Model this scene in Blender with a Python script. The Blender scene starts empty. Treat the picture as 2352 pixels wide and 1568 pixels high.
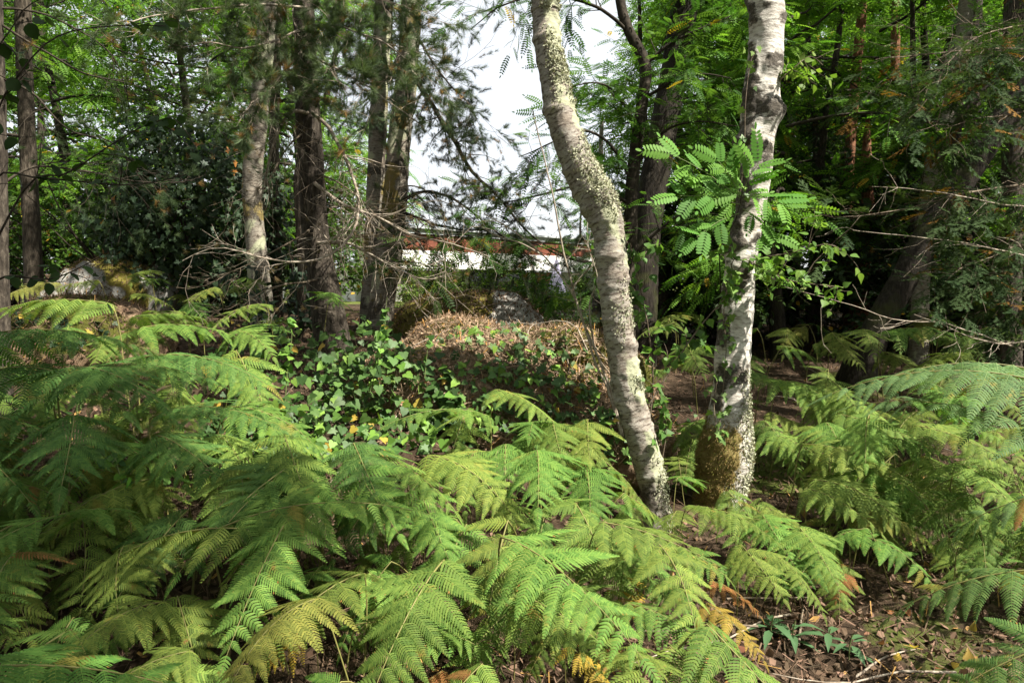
import bpy, math
import numpy as np
from mathutils import Vector, Matrix

# ------------------------------------------------------------------ camera, sky, sun, exposure
scene = bpy.context.scene
COL = scene.collection
PITCH = 4.7
EYE = np.array([0.0, 0.0, 1.6])
cam_data = bpy.data.cameras.new('camera')
cam_data.lens = 26.0
cam_data.sensor_width = 36.0
cam_data.clip_start = 0.05
cam_data.clip_end = 500.0
camera = bpy.data.objects.new('camera', cam_data)
camera.location = EYE
camera.rotation_euler = (math.radians(90 - PITCH), 0, 0)
COL.objects.link(camera)
scene.camera = camera

SUN_EL, SUN_AZ = 54.0, 117.0          # azimuth clockwise from +Y (the view direction)
_se, _sa = math.radians(SUN_EL), math.radians(SUN_AZ)
SUN = np.array([math.sin(_sa) * math.cos(_se), math.cos(_sa) * math.cos(_se), math.sin(_se)])
world = bpy.data.worlds.new('World')
scene.world = world
world.use_nodes = True
wn = world.node_tree.nodes
wl = world.node_tree.links
bg = wn['Background']
sky = wn.new('ShaderNodeTexSky')
sky.sky_type = 'NISHITA'
sky.sun_disc = False
sky.sun_elevation = _se
sky.sun_rotation = _sa
sky.air_density = 1.0
sky.dust_density = 2.0
veil = wn.new('ShaderNodeMix')
veil.data_type = 'RGBA'
veil.inputs[0].default_value = 0.72
veil.inputs[7].default_value = (9.0, 9.2, 9.4, 1)
wl.new(sky.outputs[0], veil.inputs[6])
wl.new(veil.outputs[2], bg.inputs['Color'])
bg.inputs['Strength'].default_value = 0.05
sun_data = bpy.data.lights.new('sun', 'SUN')
sun_data.energy = 5.0
sun_data.angle = math.radians(0.5)
sun_data.color = (1.0, 0.95, 0.86)
sun_ob = bpy.data.objects.new('sun', sun_data)
sun_ob.rotation_euler = Vector(SUN).to_track_quat('Z', 'Y').to_euler()
sun_ob.location = (8, -4, 14)
COL.objects.link(sun_ob)
scene.view_settings.view_transform = 'Standard'
scene.view_settings.look = 'None'
scene.view_settings.gamma = 1.0
scene.view_settings.use_curve_mapping = False
scene.view_settings.exposure = 1.6
cy = scene.cycles
cy.max_bounces = 7
cy.diffuse_bounces = 3
cy.glossy_bounces = 2
cy.transmission_bounces = 5
cy.transparent_max_bounces = 4
cy.use_denoising = True
cy.sample_clamp_indirect = 6.0
cy.caustics_reflective = False
cy.caustics_refractive = False
scene.render.use_persistent_data = False

# ------------------------------------------------------------------ helpers: pixels to places, noise, meshes
FPX = 2352 * 26.0 / 36.0
_p = math.radians(PITCH)
FWD = np.array([0, math.cos(_p), -math.sin(_p)])
UPV = np.array([0, math.sin(_p), math.cos(_p)])
RGT = np.array([1.0, 0, 0])


def ray(px, py):
    return FWD + RGT * ((px - 1176) / FPX) + UPV * ((784 - py) / FPX)


def at(px, py, d):
    """world point seen at (px, py) of the 2352 x 1568 layout sheet, d metres away along the view axis"""
    return EYE + ray(px, py) * d


def unit(v):
    v = np.asarray(v, float)
    return v / np.maximum(np.linalg.norm(v, axis=-1, keepdims=True), 1e-9)


def smooth(a, b, x):
    t = np.clip((x - a) / (b - a), 0, 1)
    return t * t * (3 - 2 * t)


def _hash(ix, iy, iz, seed):
    with np.errstate(over='ignore'):
        n = (ix.astype(np.uint32) * np.uint32(374761393) + iy.astype(np.uint32) * np.uint32(668265263)
             + iz.astype(np.uint32) * np.uint32(2147483647) + np.uint32(seed * 1274126177 % 4294967295))
        n = (n ^ (n >> np.uint32(13))) * np.uint32(1274126177)
        n = n ^ (n >> np.uint32(16))
        n = n * np.uint32(2246822519)
        n = n ^ (n >> np.uint32(15))
    return n.astype(np.float64) / 4294967295.0


def vnoise(P, seed=0):
    P = np.asarray(P, float)
    I = np.floor(P).astype(np.int64)
    f = P - I
    f = f * f * (3 - 2 * f)
    out = 0
    for dx in (0, 1):
        wx = f[..., 0] if dx else 1 - f[..., 0]
        for dy in (0, 1):
            wy = f[..., 1] if dy else 1 - f[..., 1]
            for dz in (0, 1):
                wz = f[..., 2] if dz else 1 - f[..., 2]
                out = out + wx * wy * wz * _hash(I[..., 0] + dx, I[..., 1] + dy, I[..., 2] + dz, seed)
    return out * 2 - 1


def fbm(P, octv=4, seed=0, gain=0.5):
    P = np.asarray(P, float)
    s, a, t = 0, 1.0, 0
    for o in range(octv):
        s = s + a * vnoise(P * (2 ** o) + 17.3 * o, seed + o)
        t += a
        a *= gain
    return s / t


def mk(name, V, Fs, mat=None, attrs=None, uv=None, smooth_=True, mats=None, mi=None):
    me = bpy.data.meshes.new(name)
    V = np.ascontiguousarray(V, np.float32)
    if not isinstance(Fs, list):
        Fs = [Fs]
    Fs = [np.asarray(f, np.int32) for f in Fs if len(f)]
    loops = np.concatenate([f.ravel() for f in Fs])
    cnt = np.concatenate([np.full(len(f), f.shape[1], np.int32) for f in Fs])
    st = np.concatenate([[0], np.cumsum(cnt)[:-1]]).astype(np.int32)
    me.vertices.add(len(V))
    me.vertices.foreach_set('co', V.ravel())
    me.loops.add(len(loops))
    me.loops.foreach_set('vertex_index', loops)
    me.polygons.add(len(cnt))
    me.polygons.foreach_set('loop_start', st)
    me.polygons.foreach_set('use_smooth', np.full(len(cnt), bool(smooth_)))
    if mi is not None:
        me.polygons.foreach_set('material_index', np.asarray(mi, np.int32))
    for k, a in (attrs or {}).items():
        me.attributes.new(k, 'FLOAT', 'POINT').data.foreach_set('value', np.ascontiguousarray(a, np.float32))
    if uv is not None:
        L = me.uv_layers.new(name='UVMap')
        L.data.foreach_set('uv', np.ascontiguousarray(np.asarray(uv, np.float32)[loops]).ravel())
    me.update(calc_edges=True)
    for m in (mats or ([mat] if mat else [])):
        me.materials.append(m)
    return me


def ob(name, me, parent=None, M=None, color=None, kind=None):
    o = bpy.data.objects.new(name, me)
    COL.objects.link(o)
    if parent is not None:
        o.parent = parent
    if M is not None:
        o.matrix_local = M
    if color is not None:
        o.color = (color[0], color[1], color[2], 1)
    if kind:
        o['kind'] = kind
    return o


def tag(o, label, cat, group=None, kind=None):
    o['label'] = label
    if cat:
        o['category'] = cat
    if group:
        o['group'] = group
    if kind:
        o['kind'] = kind
    return o


def thing(name, label, cat, loc=(0, 0, 0), rz=0.0, group=None, s=1.0):
    o = bpy.data.objects.new(name, None)
    o.empty_display_size = 0.1
    COL.objects.link(o)
    o.location = [float(c) for c in loc]
    o.rotation_euler = (0, 0, rz)
    o.scale = (s, s, s) if np.isscalar(s) else s
    return tag(o, label, cat, group)


def mat4(M3, T):
    M = Matrix(((M3[0][0], M3[0][1], M3[0][2], T[0]), (M3[1][0], M3[1][1], M3[1][2], T[1]),
                (M3[2][0], M3[2][1], M3[2][2], T[2]), (0, 0, 0, 1)))
    return M


class MB:
    """collects pieces of one mesh"""

    def __init__(self):
        self.V, self.F, self.A, self.n = [], {}, [], 0
        self.UV = []

    def add(self, V, F, a=None, uv=None):
        V = np.asarray(V, float)
        if len(V) == 0:
            return
        for f in (F if isinstance(F, list) else [F]):
            f = np.asarray(f)
            if len(f):
                self.F.setdefault(f.shape[1], []).append(f + self.n)
        self.V.append(V)
        self.A.append(np.full(len(V), 0.5) if a is None else np.broadcast_to(np.asarray(a, float), (len(V),)))
        self.UV.append(np.zeros((len(V), 2)) if uv is None else uv)
        self.n += len(V)

    def mesh(self, name, mat, off=None, smooth_=True, more=None):
        V = np.concatenate(self.V)
        if off is not None:
            V = V - np.asarray(off)
        at_ = {'tint': np.concatenate(self.A)}
        at_.update(more or {})
        return mk(name, V, [np.concatenate(f) for f in self.F.values()], mat, at_, np.concatenate(self.UV), smooth_)


def resample(P, n):
    """Catmull-Rom through rows of P (any columns), n samples evenly by chord"""
    P = np.asarray(P, float)
    if len(P) == 2:
        t = np.linspace(0, 1, n)[:, None]
        return P[0] * (1 - t) + P[1] * t
    d = np.concatenate([[0], np.cumsum(np.linalg.norm(np.diff(P[:, :3], axis=0), axis=1))])
    s = np.linspace(0, d[-1], n)
    i = np.clip(np.searchsorted(d, s, side='right') - 1, 0, len(P) - 2)
    t = ((s - d[i]) / np.maximum(d[i + 1] - d[i], 1e-9))[:, None]
    p0, p1, p2, p3 = P[np.maximum(i - 1, 0)], P[i], P[i + 1], P[np.minimum(i + 2, len(P) - 1)]
    return 0.5 * (2 * p1 + (p2 - p0) * t + (2 * p0 - 5 * p1 + 4 * p2 - p3) * t ** 2 + (3 * p1 - p0 - 3 * p2 + p3) * t ** 3)


def frames(P):
    T = unit(np.gradient(P, axis=0))
    N = np.zeros_like(P)
    ref = np.array([1.0, 0, 0]) if abs(T[0][0]) < 0.9 else np.array([0, 1.0, 0])
    n = unit(ref - T[0] * ref.dot(T[0]))
    for i in range(len(P)):
        n = n - T[i] * n.dot(T[i])
        n = n / max(np.linalg.norm(n), 1e-9)
        N[i] = n
    return T, N, np.cross(T, N)


def tube(P, R, n=6, cap=True):
    P = np.asarray(P, float)
    R = np.broadcast_to(np.asarray(R, float), (len(P),))
    T, N, B = frames(P)
    a = np.linspace(0, 2 * math.pi, n, endpoint=False)
    ring = N[:, None, :] * np.cos(a)[None, :, None] + B[:, None, :] * np.sin(a)[None, :, None]
    V = (P[:, None, :] + ring * R[:, None, None]).reshape(-1, 3)
    i = np.arange(len(P) - 1)[:, None] * n
    j = np.arange(n)[None, :]
    k = (j + 1) % n
    F = np.stack([i + j, i + k, i + n + k, i + n + j], -1).reshape(-1, 4)
    d = np.concatenate([[0], np.cumsum(np.linalg.norm(np.diff(P, axis=0), axis=1))])
    uv = np.stack([np.broadcast_to(a[None, :] / 6.2832, (len(P), n)), np.broadcast_to(d[:, None], (len(P), n))], -1).reshape(-1, 2)
    return V, F, uv


def batch(TV, TF, M, T, a=None):
    """copies of a small template as one piece: M (N,3,3) with columns = local axes, T (N,3)"""
    N, k = len(T), len(TV)
    V = (np.einsum('nij,kj->nki', M, TV) + T[:, None, :]).reshape(-1, 3)
    Fs = []
    for f in (TF if isinstance(TF, list) else [TF]):
        Fs.append((np.asarray(f)[None] + (np.arange(N) * k)[:, None, None]).reshape(-1, f.shape[1]))
    A = None if a is None else np.repeat(a, k)
    return V, Fs, A


def basis(axis, normal):
    x = unit(axis)
    z = unit(normal - x * np.sum(normal * x, -1, keepdims=True))
    y = np.cross(z, x)
    return np.stack([x, y, z], -1)


# ------------------------------------------------------------------ materials
def new_mat(name):
    m = bpy.data.materials.new(name)
    m.use_nodes = True
    nt = m.node_tree
    return m, nt, nt.nodes, nt.links, nt.nodes['Principled BSDF']


def ramp(nd, pts):
    r = nd.new('ShaderNodeValToRGB')
    e = r.color_ramp.elements
    while len(e) < len(pts):
        e.new(0.5)
    for q, (p, c) in zip(e, pts):
        q.position = p
        q.color = (*c, 1) if len(c) == 3 else c
    return r


def mix(nd, lk, fac, a, b, mode='MIX'):
    m = nd.new('ShaderNodeMix')
    m.data_type = 'RGBA'
    m.blend_type = mode
    for s, v in ((m.inputs[0], fac), (m.inputs[6], a), (m.inputs[7], b)):
        if hasattr(v, 'node'):
            lk.new(v, s)
        elif isinstance(v, (tuple, list)):
            s.default_value = (*v, 1)
        else:
            s.default_value = v
    return m.outputs[2]


def mth(nd, lk, op, a, b=0.0, c=None, clamp=False):
    m = nd.new('ShaderNodeMath')
    m.operation = op
    m.use_clamp = clamp
    for s, v in zip(m.inputs, (a, b, c)):
        if v is None:
            continue
        if hasattr(v, 'node'):
            lk.new(v, s)
        else:
            s.default_value = v
    return m.outputs[0]


def noise(nd, lk, vec, scale, detail=4, rough=0.6, sc=None):
    t = nd.new('ShaderNodeTexNoise')
    t.inputs['Scale'].default_value = scale
    t.inputs['Detail'].default_value = detail
    t.inputs['Roughness'].default_value = rough
    if sc is not None:
        mp = nd.new('ShaderNodeMapping')
        mp.inputs['Scale'].default_value = sc
        lk.new(vec, mp.inputs['Vector'])
        vec = mp.outputs[0]
    lk.new(vec, t.inputs['Vector'])
    return t.outputs[0]


def attr(nd, name):
    a = nd.new('ShaderNodeAttribute')
    a.attribute_name = name
    return a.outputs['Fac']


def bump(nd, lk, b, height, strength=0.5, dist=0.01):
    n = nd.new('ShaderNodeBump')
    n.inputs['Strength'].default_value = strength
    n.inputs['Distance'].default_value = dist
    lk.new(height, n.inputs['Height'])
    lk.new(n.outputs[0], b.inputs['Normal'])


def leaf_mat(name, rough=0.45, trans=0.38, spec=0.35, warm=(1.25, 1.35, 0.6), dry=(0.30, 0.15, 0.035), dry_at=0.93, fixed=None, vary=0.6, patch=None):
    """leaf shader: colour from the object's own colour, varied by the per-leaf attribute; light passes through"""
    m, nt, nd, lk, b = new_mat(name)
    if fixed:
        src = nd.new('ShaderNodeRGB')
        src.outputs[0].default_value = (*fixed, 1)
        src = src.outputs[0]
    else:
        src = nd.new('ShaderNodeObjectInfo').outputs['Color']
    t = attr(nd, 'tint')
    g = mth(nd, lk, 'MULTIPLY_ADD', t, vary, 1 - vary * 0.5)
    hv = nd.new('ShaderNodeHueSaturation')
    lk.new(mth(nd, lk, 'MULTIPLY_ADD', t, -0.035, 0.515), hv.inputs['Hue'])
    lk.new(g, hv.inputs['Value'])
    lk.new(src, hv.inputs['Color'])
    col = mix(nd, lk, mth(nd, lk, 'GREATER_THAN', t, dry_at), hv.outputs[0], dry)
    if patch:
        oi = nd.new('ShaderNodeObjectInfo')
        pn = nd.new('ShaderNodeTexNoise')
        pn.noise_dimensions = '4D'
        pn.inputs['Scale'].default_value = 3.2
        pn.inputs['Detail'].default_value = 5
        pn.inputs['Roughness'].default_value = 0.65
        lk.new(nd.new('ShaderNodeTexCoord').outputs['Object'], pn.inputs['Vector'])
        lk.new(mth(nd, lk, 'MULTIPLY', oi.outputs['Random'], 60.0), pn.inputs['W'])
        rp_ = ramp(nd, [(0.60, (0, 0, 0)), (0.68, (1, 1, 1))])
        lk.new(pn.outputs[0], rp_.inputs[0])
        rb_ = ramp(nd, [(0.67, (0, 0, 0)), (0.72, (1, 1, 1))])
        lk.new(pn.outputs[0], rb_.inputs[0])
        col = mix(nd, lk, mth(nd, lk, 'MULTIPLY', rp_.outputs[0], 0.8), col, patch[0])
        col = mix(nd, lk, rb_.outputs[0], col, patch[1])
    lk.new(col, b.inputs['Base Color'])
    b.inputs['Roughness'].default_value = rough
    b.inputs['Specular IOR Level'].default_value = spec
    tr = nd.new('ShaderNodeBsdfTranslucent')
    lk.new(mix(nd, lk, 1.0, col, warm, 'MULTIPLY'), tr.inputs['Color'])
    ms = nd.new('ShaderNodeMixShader')
    ms.inputs[0].default_value = trans
    lk.new(b.outputs[0], ms.inputs[1])
    lk.new(tr.outputs[0], ms.inputs[2])
    lk.new(ms.outputs[0], nd['Material Output'].inputs['Surface'])
    return m


def bark_mat(name, c0, c1, c2, sc=(6, 6, 1.4), bs=0.6, moss=None, lich=None):
    m, nt, nd, lk, b = new_mat(name)
    co = nd.new('ShaderNodeTexCoord').outputs['Object']
    n1 = noise(nd, lk, co, 6.0, 6, 0.65, sc)
    n2 = noise(nd, lk, co, 3.0, 3, 0.5)
    r = ramp(nd, [(0.32, c0), (0.5, c1), (0.7, c2)])
    lk.new(n1, r.inputs[0])
    col = r.outputs[0]
    if lich:
        r2 = ramp(nd, [(0.5, (0, 0, 0)), (0.62, (1, 1, 1))])
        lk.new(noise(nd, lk, co, 9.0, 5, 0.7), r2.inputs[0])
        col = mix(nd, lk, r2.outputs[0], col, lich)
    if moss:
        r3 = ramp(nd, [(0.52, (0, 0, 0)), (0.66, (1, 1, 1))])
        lk.new(n2, r3.inputs[0])
        col = mix(nd, lk, r3.outputs[0], col, moss)
    lk.new(col, b.inputs['Base Color'])
    b.inputs['Roughness'].default_value = 0.9
    b.inputs['Specular IOR Level'].default_value = 0.15
    bump(nd, lk, b, n1, bs, 0.02)
    return m


def birch_mat(name, c0, c1, streak):
    m, nt, nd, lk, b = new_mat(name)
    uv = nd.new('ShaderNodeUVMap').outputs[0]
    co = nd.new('ShaderNodeTexCoord').outputs['Object']
    patch = noise(nd, lk, co, 7.0, 5, 0.6, (1, 1, 0.7))
    col = mix(nd, lk, patch, c0, c1)
    pinkish = ramp(nd, [(0.45, (0, 0, 0)), (0.7, (1, 1, 1))])
    lk.new(noise(nd, lk, co, 2.3, 3, 0.6, (1, 1, 2.0)), pinkish.inputs[0])
    col = mix(nd, lk, mth(nd, lk, 'MULTIPLY', pinkish.outputs[0], 0.45), col, (0.26, 0.195, 0.15))
    bandr = ramp(nd, [(0.42, (0, 0, 0)), (0.62, (1, 1, 1))])
    lk.new(noise(nd, lk, uv, 1.0, 6, 0.7, (3, 16, 1)), bandr.inputs[0])
    col = mix(nd, lk, mth(nd, lk, 'MULTIPLY', bandr.outputs[0], streak * .75), col, (0.17, 0.135, 0.10))
    # lenticels: fine horizontal dashes round the stem
    lent = ramp(nd, [(0.50, (0, 0, 0)), (0.60, (1, 1, 1))])
    ln = noise(nd, lk, uv, 1.0, 4, 0.65, (6, 58, 1))
    lk.new(ln, lent.inputs[0])
    col = mix(nd, lk, mth(nd, lk, 'MULTIPLY', lent.outputs[0], streak), col, (0.075, 0.055, 0.042))
    # black rough bark where the mesh is plated, and shade painted on the white birch
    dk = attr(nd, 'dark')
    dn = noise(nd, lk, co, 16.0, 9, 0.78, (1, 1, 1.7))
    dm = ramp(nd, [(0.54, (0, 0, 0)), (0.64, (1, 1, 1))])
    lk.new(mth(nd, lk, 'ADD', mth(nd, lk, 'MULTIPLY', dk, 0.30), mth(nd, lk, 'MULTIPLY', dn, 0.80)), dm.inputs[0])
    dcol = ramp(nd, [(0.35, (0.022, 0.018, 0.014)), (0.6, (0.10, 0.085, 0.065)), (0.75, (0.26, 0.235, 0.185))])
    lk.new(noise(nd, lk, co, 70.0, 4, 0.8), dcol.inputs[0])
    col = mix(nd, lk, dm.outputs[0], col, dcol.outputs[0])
    # grey-green crust lichen
    la = attr(nd, 'lichen')
    lm = ramp(nd, [(0.5, (0, 0, 0)), (0.6, (1, 1, 1))])
    lk.new(mth(nd, lk, 'ADD', mth(nd, lk, 'MULTIPLY', la, 0.32), mth(nd, lk, 'MULTIPLY', noise(nd, lk, co, 24.0, 8, 0.8), 0.72)), lm.inputs[0])
    col = mix(nd, lk, mth(nd, lk, 'MULTIPLY', lm.outputs[0], 0.85), col, (0.33, 0.34, 0.215))
    mo = attr(nd, 'moss')
    mm = ramp(nd, [(0.5, (0, 0, 0)), (0.6, (1, 1, 1))])
    lk.new(mth(nd, lk, 'ADD', mth(nd, lk, 'MULTIPLY', mo, 0.40), mth(nd, lk, 'MULTIPLY', noise(nd, lk, co, 18.0, 8, 0.75), 0.62)), mm.inputs[0])
    mc = mix(nd, lk, noise(nd, lk, co, 15.0, 4, 0.7), (0.20, 0.13, 0.05), (0.15, 0.14, 0.04))
    col = mix(nd, lk, mm.outputs[0], col, mc)
    lk.new(col, b.inputs['Base Color'])
    b.inputs['Roughness'].default_value = 0.8
    b.inputs['Specular IOR Level'].default_value = 0.2
    hgt = mth(nd, lk, 'ADD', mth(nd, lk, 'MULTIPLY', ln, 0.5), mth(nd, lk, 'MULTIPLY', dn, 0.8))
    bump(nd, lk, b, hgt, 0.9, 0.014)
    return m


def ground_mat(name, cols, scale=9.0, bs=0.8, moss=None):
    m, nt, nd, lk, b = new_mat(name)
    co = nd.new('ShaderNodeTexCoord').outputs['Object']
    n1 = noise(nd, lk, co, scale, 8, 0.75)
    r = ramp(nd, cols)
    lk.new(n1, r.inputs[0])
    col = r.outputs[0]
    if moss:
        r2 = ramp(nd, [(0.50, (0, 0, 0)), (0.60, (1, 1, 1))])
        ma = attr(nd, 'moss')
        lk.new(mth(nd, lk, 'ADD', mth(nd, lk, 'MULTIPLY', ma, 0.6), mth(nd, lk, 'MULTIPLY', noise(nd, lk, co, 8.0, 6, 0.7), 0.5)), r2.inputs[0])
        mc = mix(nd, lk, noise(nd, lk, co, 30.0, 4, 0.7), moss[0], moss[1])
        col = mix(nd, lk, r2.outputs[0], col, mc)
    lk.new(col, b.inputs['Base Color'])
    b.inputs['Roughness'].default_value = 0.95
    b.inputs['Specular IOR Level'].default_value = 0.1
    n2 = noise(nd, lk, co, scale * 5, 6, 0.8)
    bump(nd, lk, b, mth(nd, lk, 'ADD', n1, n2), bs, 0.03)
    return m


def plain_mat(name, c, rough=0.7, spec=0.3, var=0.12, scale=5.0):
    m, nt, nd, lk, b = new_mat(name)
    co = nd.new('ShaderNodeTexCoord').outputs['Object']
    n1 = noise(nd, lk, co, scale, 5, 0.65)
    col = mix(nd, lk, n1, tuple(x * (1 - var) for x in c), tuple(min(x * (1 + var), 1) for x in c))
    lk.new(col, b.inputs['Base Color'])
    b.inputs['Roughness'].default_value = rough
    b.inputs['Specular IOR Level'].default_value = spec
    bump(nd, lk, b, n1, 0.15, 0.01)
    return m


M_FERN = leaf_mat('fern_blade', 0.62, 0.36, 0.10, dry=(0.30, 0.17, 0.05), dry_at=0.955, patch=((.24, .21, .045), (.22, .12, .045)))
M_STALK = plain_mat('fern_stalk', (0.16, 0.15, 0.045), 0.6, 0.3, 0.4, 9)
M_ROB = leaf_mat('locust_leaf', 0.55, 0.42, 0.12, dry=(0.42, 0.28, 0.03), dry_at=0.992)
M_BRD = leaf_mat('broad_leaf', 0.5, 0.4, 0.15, dry=(0.42, 0.26, 0.03), dry_at=0.985)
M_IVY = leaf_mat('ivy_leaf', 0.5, 0.24, 0.22, dry=(0.30, 0.13, 0.03), dry_at=0.99)
M_NEEDLE = leaf_mat('pine_needle', 0.6, 0.25, 0.12, dry=(0.24, 0.14, 0.05), dry_at=0.93, vary=0.7)
M_FIR = leaf_mat('fir_needle', 0.7, 0.25, 0.06, dry=(0.16, 0.085, 0.02), dry_at=0.93)
M_LITTER = leaf_mat('dead_leaf', 0.75, 0.15, 0.15, warm=(1.1, 1.0, 0.8), dry=(0.42, 0.22, 0.06), dry_at=0.95, fixed=(0.27, 0.195, 0.122), vary=1.4)
M_DUFF = leaf_mat('dark_dead_leaf', 0.8, 0.12, 0.12, warm=(1.1, 1.0, 0.8), dry=(0.36, 0.21, 0.07), dry_at=0.965, fixed=(0.12, 0.08, 0.05), vary=1.5)
M_MOSS = leaf_mat('moss', 0.8, 0.25, 0.1, fixed=(0.135, 0.145, 0.026), dry=(0.14, 0.115, 0.035), dry_at=0.88, vary=0.8)
M_LICHEN = leaf_mat('lichen_flake', 0.85, 0.1, 0.1, fixed=(0.36, 0.365, 0.25), dry=(0.13, 0.115, 0.08), dry_at=0.82, vary=0.9)
M_BIRCH1 = birch_mat('birch_bark_cream', (0.16, 0.14, 0.115), (0.42, 0.395, 0.34), 0.9)
M_BIRCH2 = birch_mat('birch_bark_white', (0.42, 0.395, 0.335), (0.74, 0.71, 0.64), 0.55)
M_BIRCHG = birch_mat('birch_bark_grey', (0.13, 0.115, 0.09), (0.32, 0.30, 0.24), 0.7)
M_PINE = bark_mat('pine_bark', (0.016, 0.013, 0.010), (0.046, 0.037, 0.028), (0.11, 0.092, 0.07), (7, 7, 1.6), 1.0)
M_REDPINE = bark_mat('red_pine_bark', (0.06, 0.025, 0.014), (0.17, 0.075, 0.04), (0.30, 0.155, 0.085), (7, 7, 2.0), 0.7)
M_BROWN = bark_mat('brown_bark', (0.022, 0.018, 0.013), (0.060, 0.048, 0.035), (0.13, 0.108, 0.08), (7, 7, 1.6), 1.0)
M_OAK = bark_mat('oak_bark', (0.010, 0.008, 0.006), (0.022, 0.018, 0.013), (0.045, 0.037, 0.027), (7, 7, 1.2), 1.0, moss=(0.035, 0.038, 0.012))
M_TWIG = bark_mat('twig_bark', (0.06, 0.045, 0.03), (0.13, 0.10, 0.07), (0.24, 0.20, 0.145), (4, 4, 4), 0.3)
M_DARKTWIG = bark_mat('dark_twig_bark', (0.015, 0.012, 0.009), (0.035, 0.028, 0.02), (0.07, 0.058, 0.042), (4, 4, 4), 0.3)
M_PALETWIG = bark_mat('pale_twig_bark', (0.12, 0.09, 0.065), (0.26, 0.215, 0.165), (0.42, 0.37, 0.30), (5, 5, 5), 0.3)
M_GREENSTEM = plain_mat('green_stem', (0.12, 0.15, 0.05), 0.6, 0.3, 0.3, 9)
M_GROUND = ground_mat('forest_floor', [(0.3, (0.022, 0.015, 0.010)), (0.5, (0.06, 0.04, 0.025)), (0.72, (0.14, 0.095, 0.06))], 9.0, 0.9, ((0.05, 0.07, 0.015), (0.12, 0.14, 0.03)))
M_ROCK = ground_mat('granite', [(0.3, (0.17, 0.16, 0.14)), (0.5, (0.25, 0.24, 0.215)), (0.72, (0.34, 0.33, 0.30))], 5.0, 0.35, ((0.10, 0.075, 0.02), (0.15, 0.14, 0.025)))
M_EARTH = ground_mat('littered_rock', [(0.3, (0.09, 0.062, 0.038)), (0.5, (0.22, 0.15, 0.09)), (0.72, (0.42, 0.31, 0.20))], 14.0, 0.9, ((0.075, 0.075, 0.02), (0.14, 0.14, 0.028)))
M_WHITE = plain_mat('white_render', (0.80, 0.78, 0.74), 0.85, 0.2, 0.04, 1.2)
M_SHADEDWALL = plain_mat('shaded_render', (0.33, 0.31, 0.29), 0.85, 0.2, 0.06, 1.2)  # render colour greyed to stand for the end wall in shadow
M_ZINC = plain_mat('zinc_flashing', (0.42, 0.44, 0.45), 0.5, 0.4, 0.06, 2.0)
M_CLAD = plain_mat('red_cladding', (0.21, 0.070, 0.042), 0.6, 0.3, 0.2, 3.0)
M_FRAME = plain_mat('dark_window_frame', (0.03, 0.03, 0.03), 0.4, 0.4, 0.05)
M_WOOD = plain_mat('varnished_wood', (0.50, 0.22, 0.08), 0.5, 0.4, 0.15, 4.0)
M_LILAC = plain_mat('lilac_cloth', (0.55, 0.51, 0.68), 0.9, 0.1, 0.05, 4.0)
M_GLASS, _nt, _nd, _lk, _b = new_mat('window_glass')
_b.inputs['Base Color'].default_value = (0.03, 0.04, 0.04, 1)
_b.inputs['Roughness'].default_value = 0.03
_b.inputs['Specular IOR Level'].default_value = 0.8

GREEN_FERN = (0.085, 0.155, 0.042)


# ------------------------------------------------------------------ terrain
def terrain(x, y):
    x = np.asarray(x, float)
    y = np.asarray(y, float)
    r = np.interp(y, [0, 4.2, 6, 9, 14, 25, 60], [0, 0, .12, .5, .65, .8, .9])
    l = np.interp(y, [0, 2.6, 4, 5.5, 7, 8.5, 14, 25, 60], [0, .02, .28, .75, 1.0, 1.12, 1.05, .85, .9])
    w = smooth(0.9, -0.7, x)
    P = np.stack([x, y, np.zeros_like(x)], -1)
    far = smooth(40, 80, np.hypot(x, y))
    return r * (1 - w) + l * w + 0.10 * fbm(P * 0.6, 3, 3) + 0.03 * vnoise(P * 3.1, 8) + far * 1.5 * vnoise(P * .02, 5)


ELL = [  # boulders: centre, radii
    ((-0.10, 5.75, 0.46), (1.30, 0.85, 0.80)),
    ((-0.46, 8.1, 0.75), (0.98, 0.8, 0.76)),
    ((-4.85, 9.0, 0.95), (0.85, 0.9, 1.02)),
    ((-3.75, 6.4, 0.90), (0.80, 0.6, 0.56)),
    ((0.62, 5.35, 0.42), (0.55, 0.45, 0.46)),
    ((0.42, 5.55, 1.06), (0.30, 0.24, 0.20)),
    ((-0.42, 5.70, 1.14), (0.34, 0.28, 0.17)),
    ((0.80, 5.60, 0.86), (0.26, 0.22, 0.20)),
    ((0.02, 5.35, 1.02), (0.26, 0.20, 0.15)),
]


def surf(x, y):
    z = terrain(x, y)
    for c, r in ELL:
        q = 1 - ((x - c[0]) / r[0]) ** 2 - ((y - c[1]) / r[1]) ** 2
        z = np.maximum(z, np.where(q > 0, c[2] + r[2] * np.sqrt(np.maximum(q, 0)), -9))
    return z


def hit(px, py, dmin=1.5, dmax=40):
    """where the line of sight through a sheet pixel meets the ground or a boulder"""
    r = ray(px, py)
    d = np.arange(dmin, dmax, 0.03)
    P = EYE + d[:, None] * r
    below = P[:, 2] < surf(P[:, 0], P[:, 1])
    if not below.any():
        return None
    return P[np.argmax(below)]


def on_ground(x, y):
    return np.array([x, y, float(terrain(x, y))])


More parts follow.
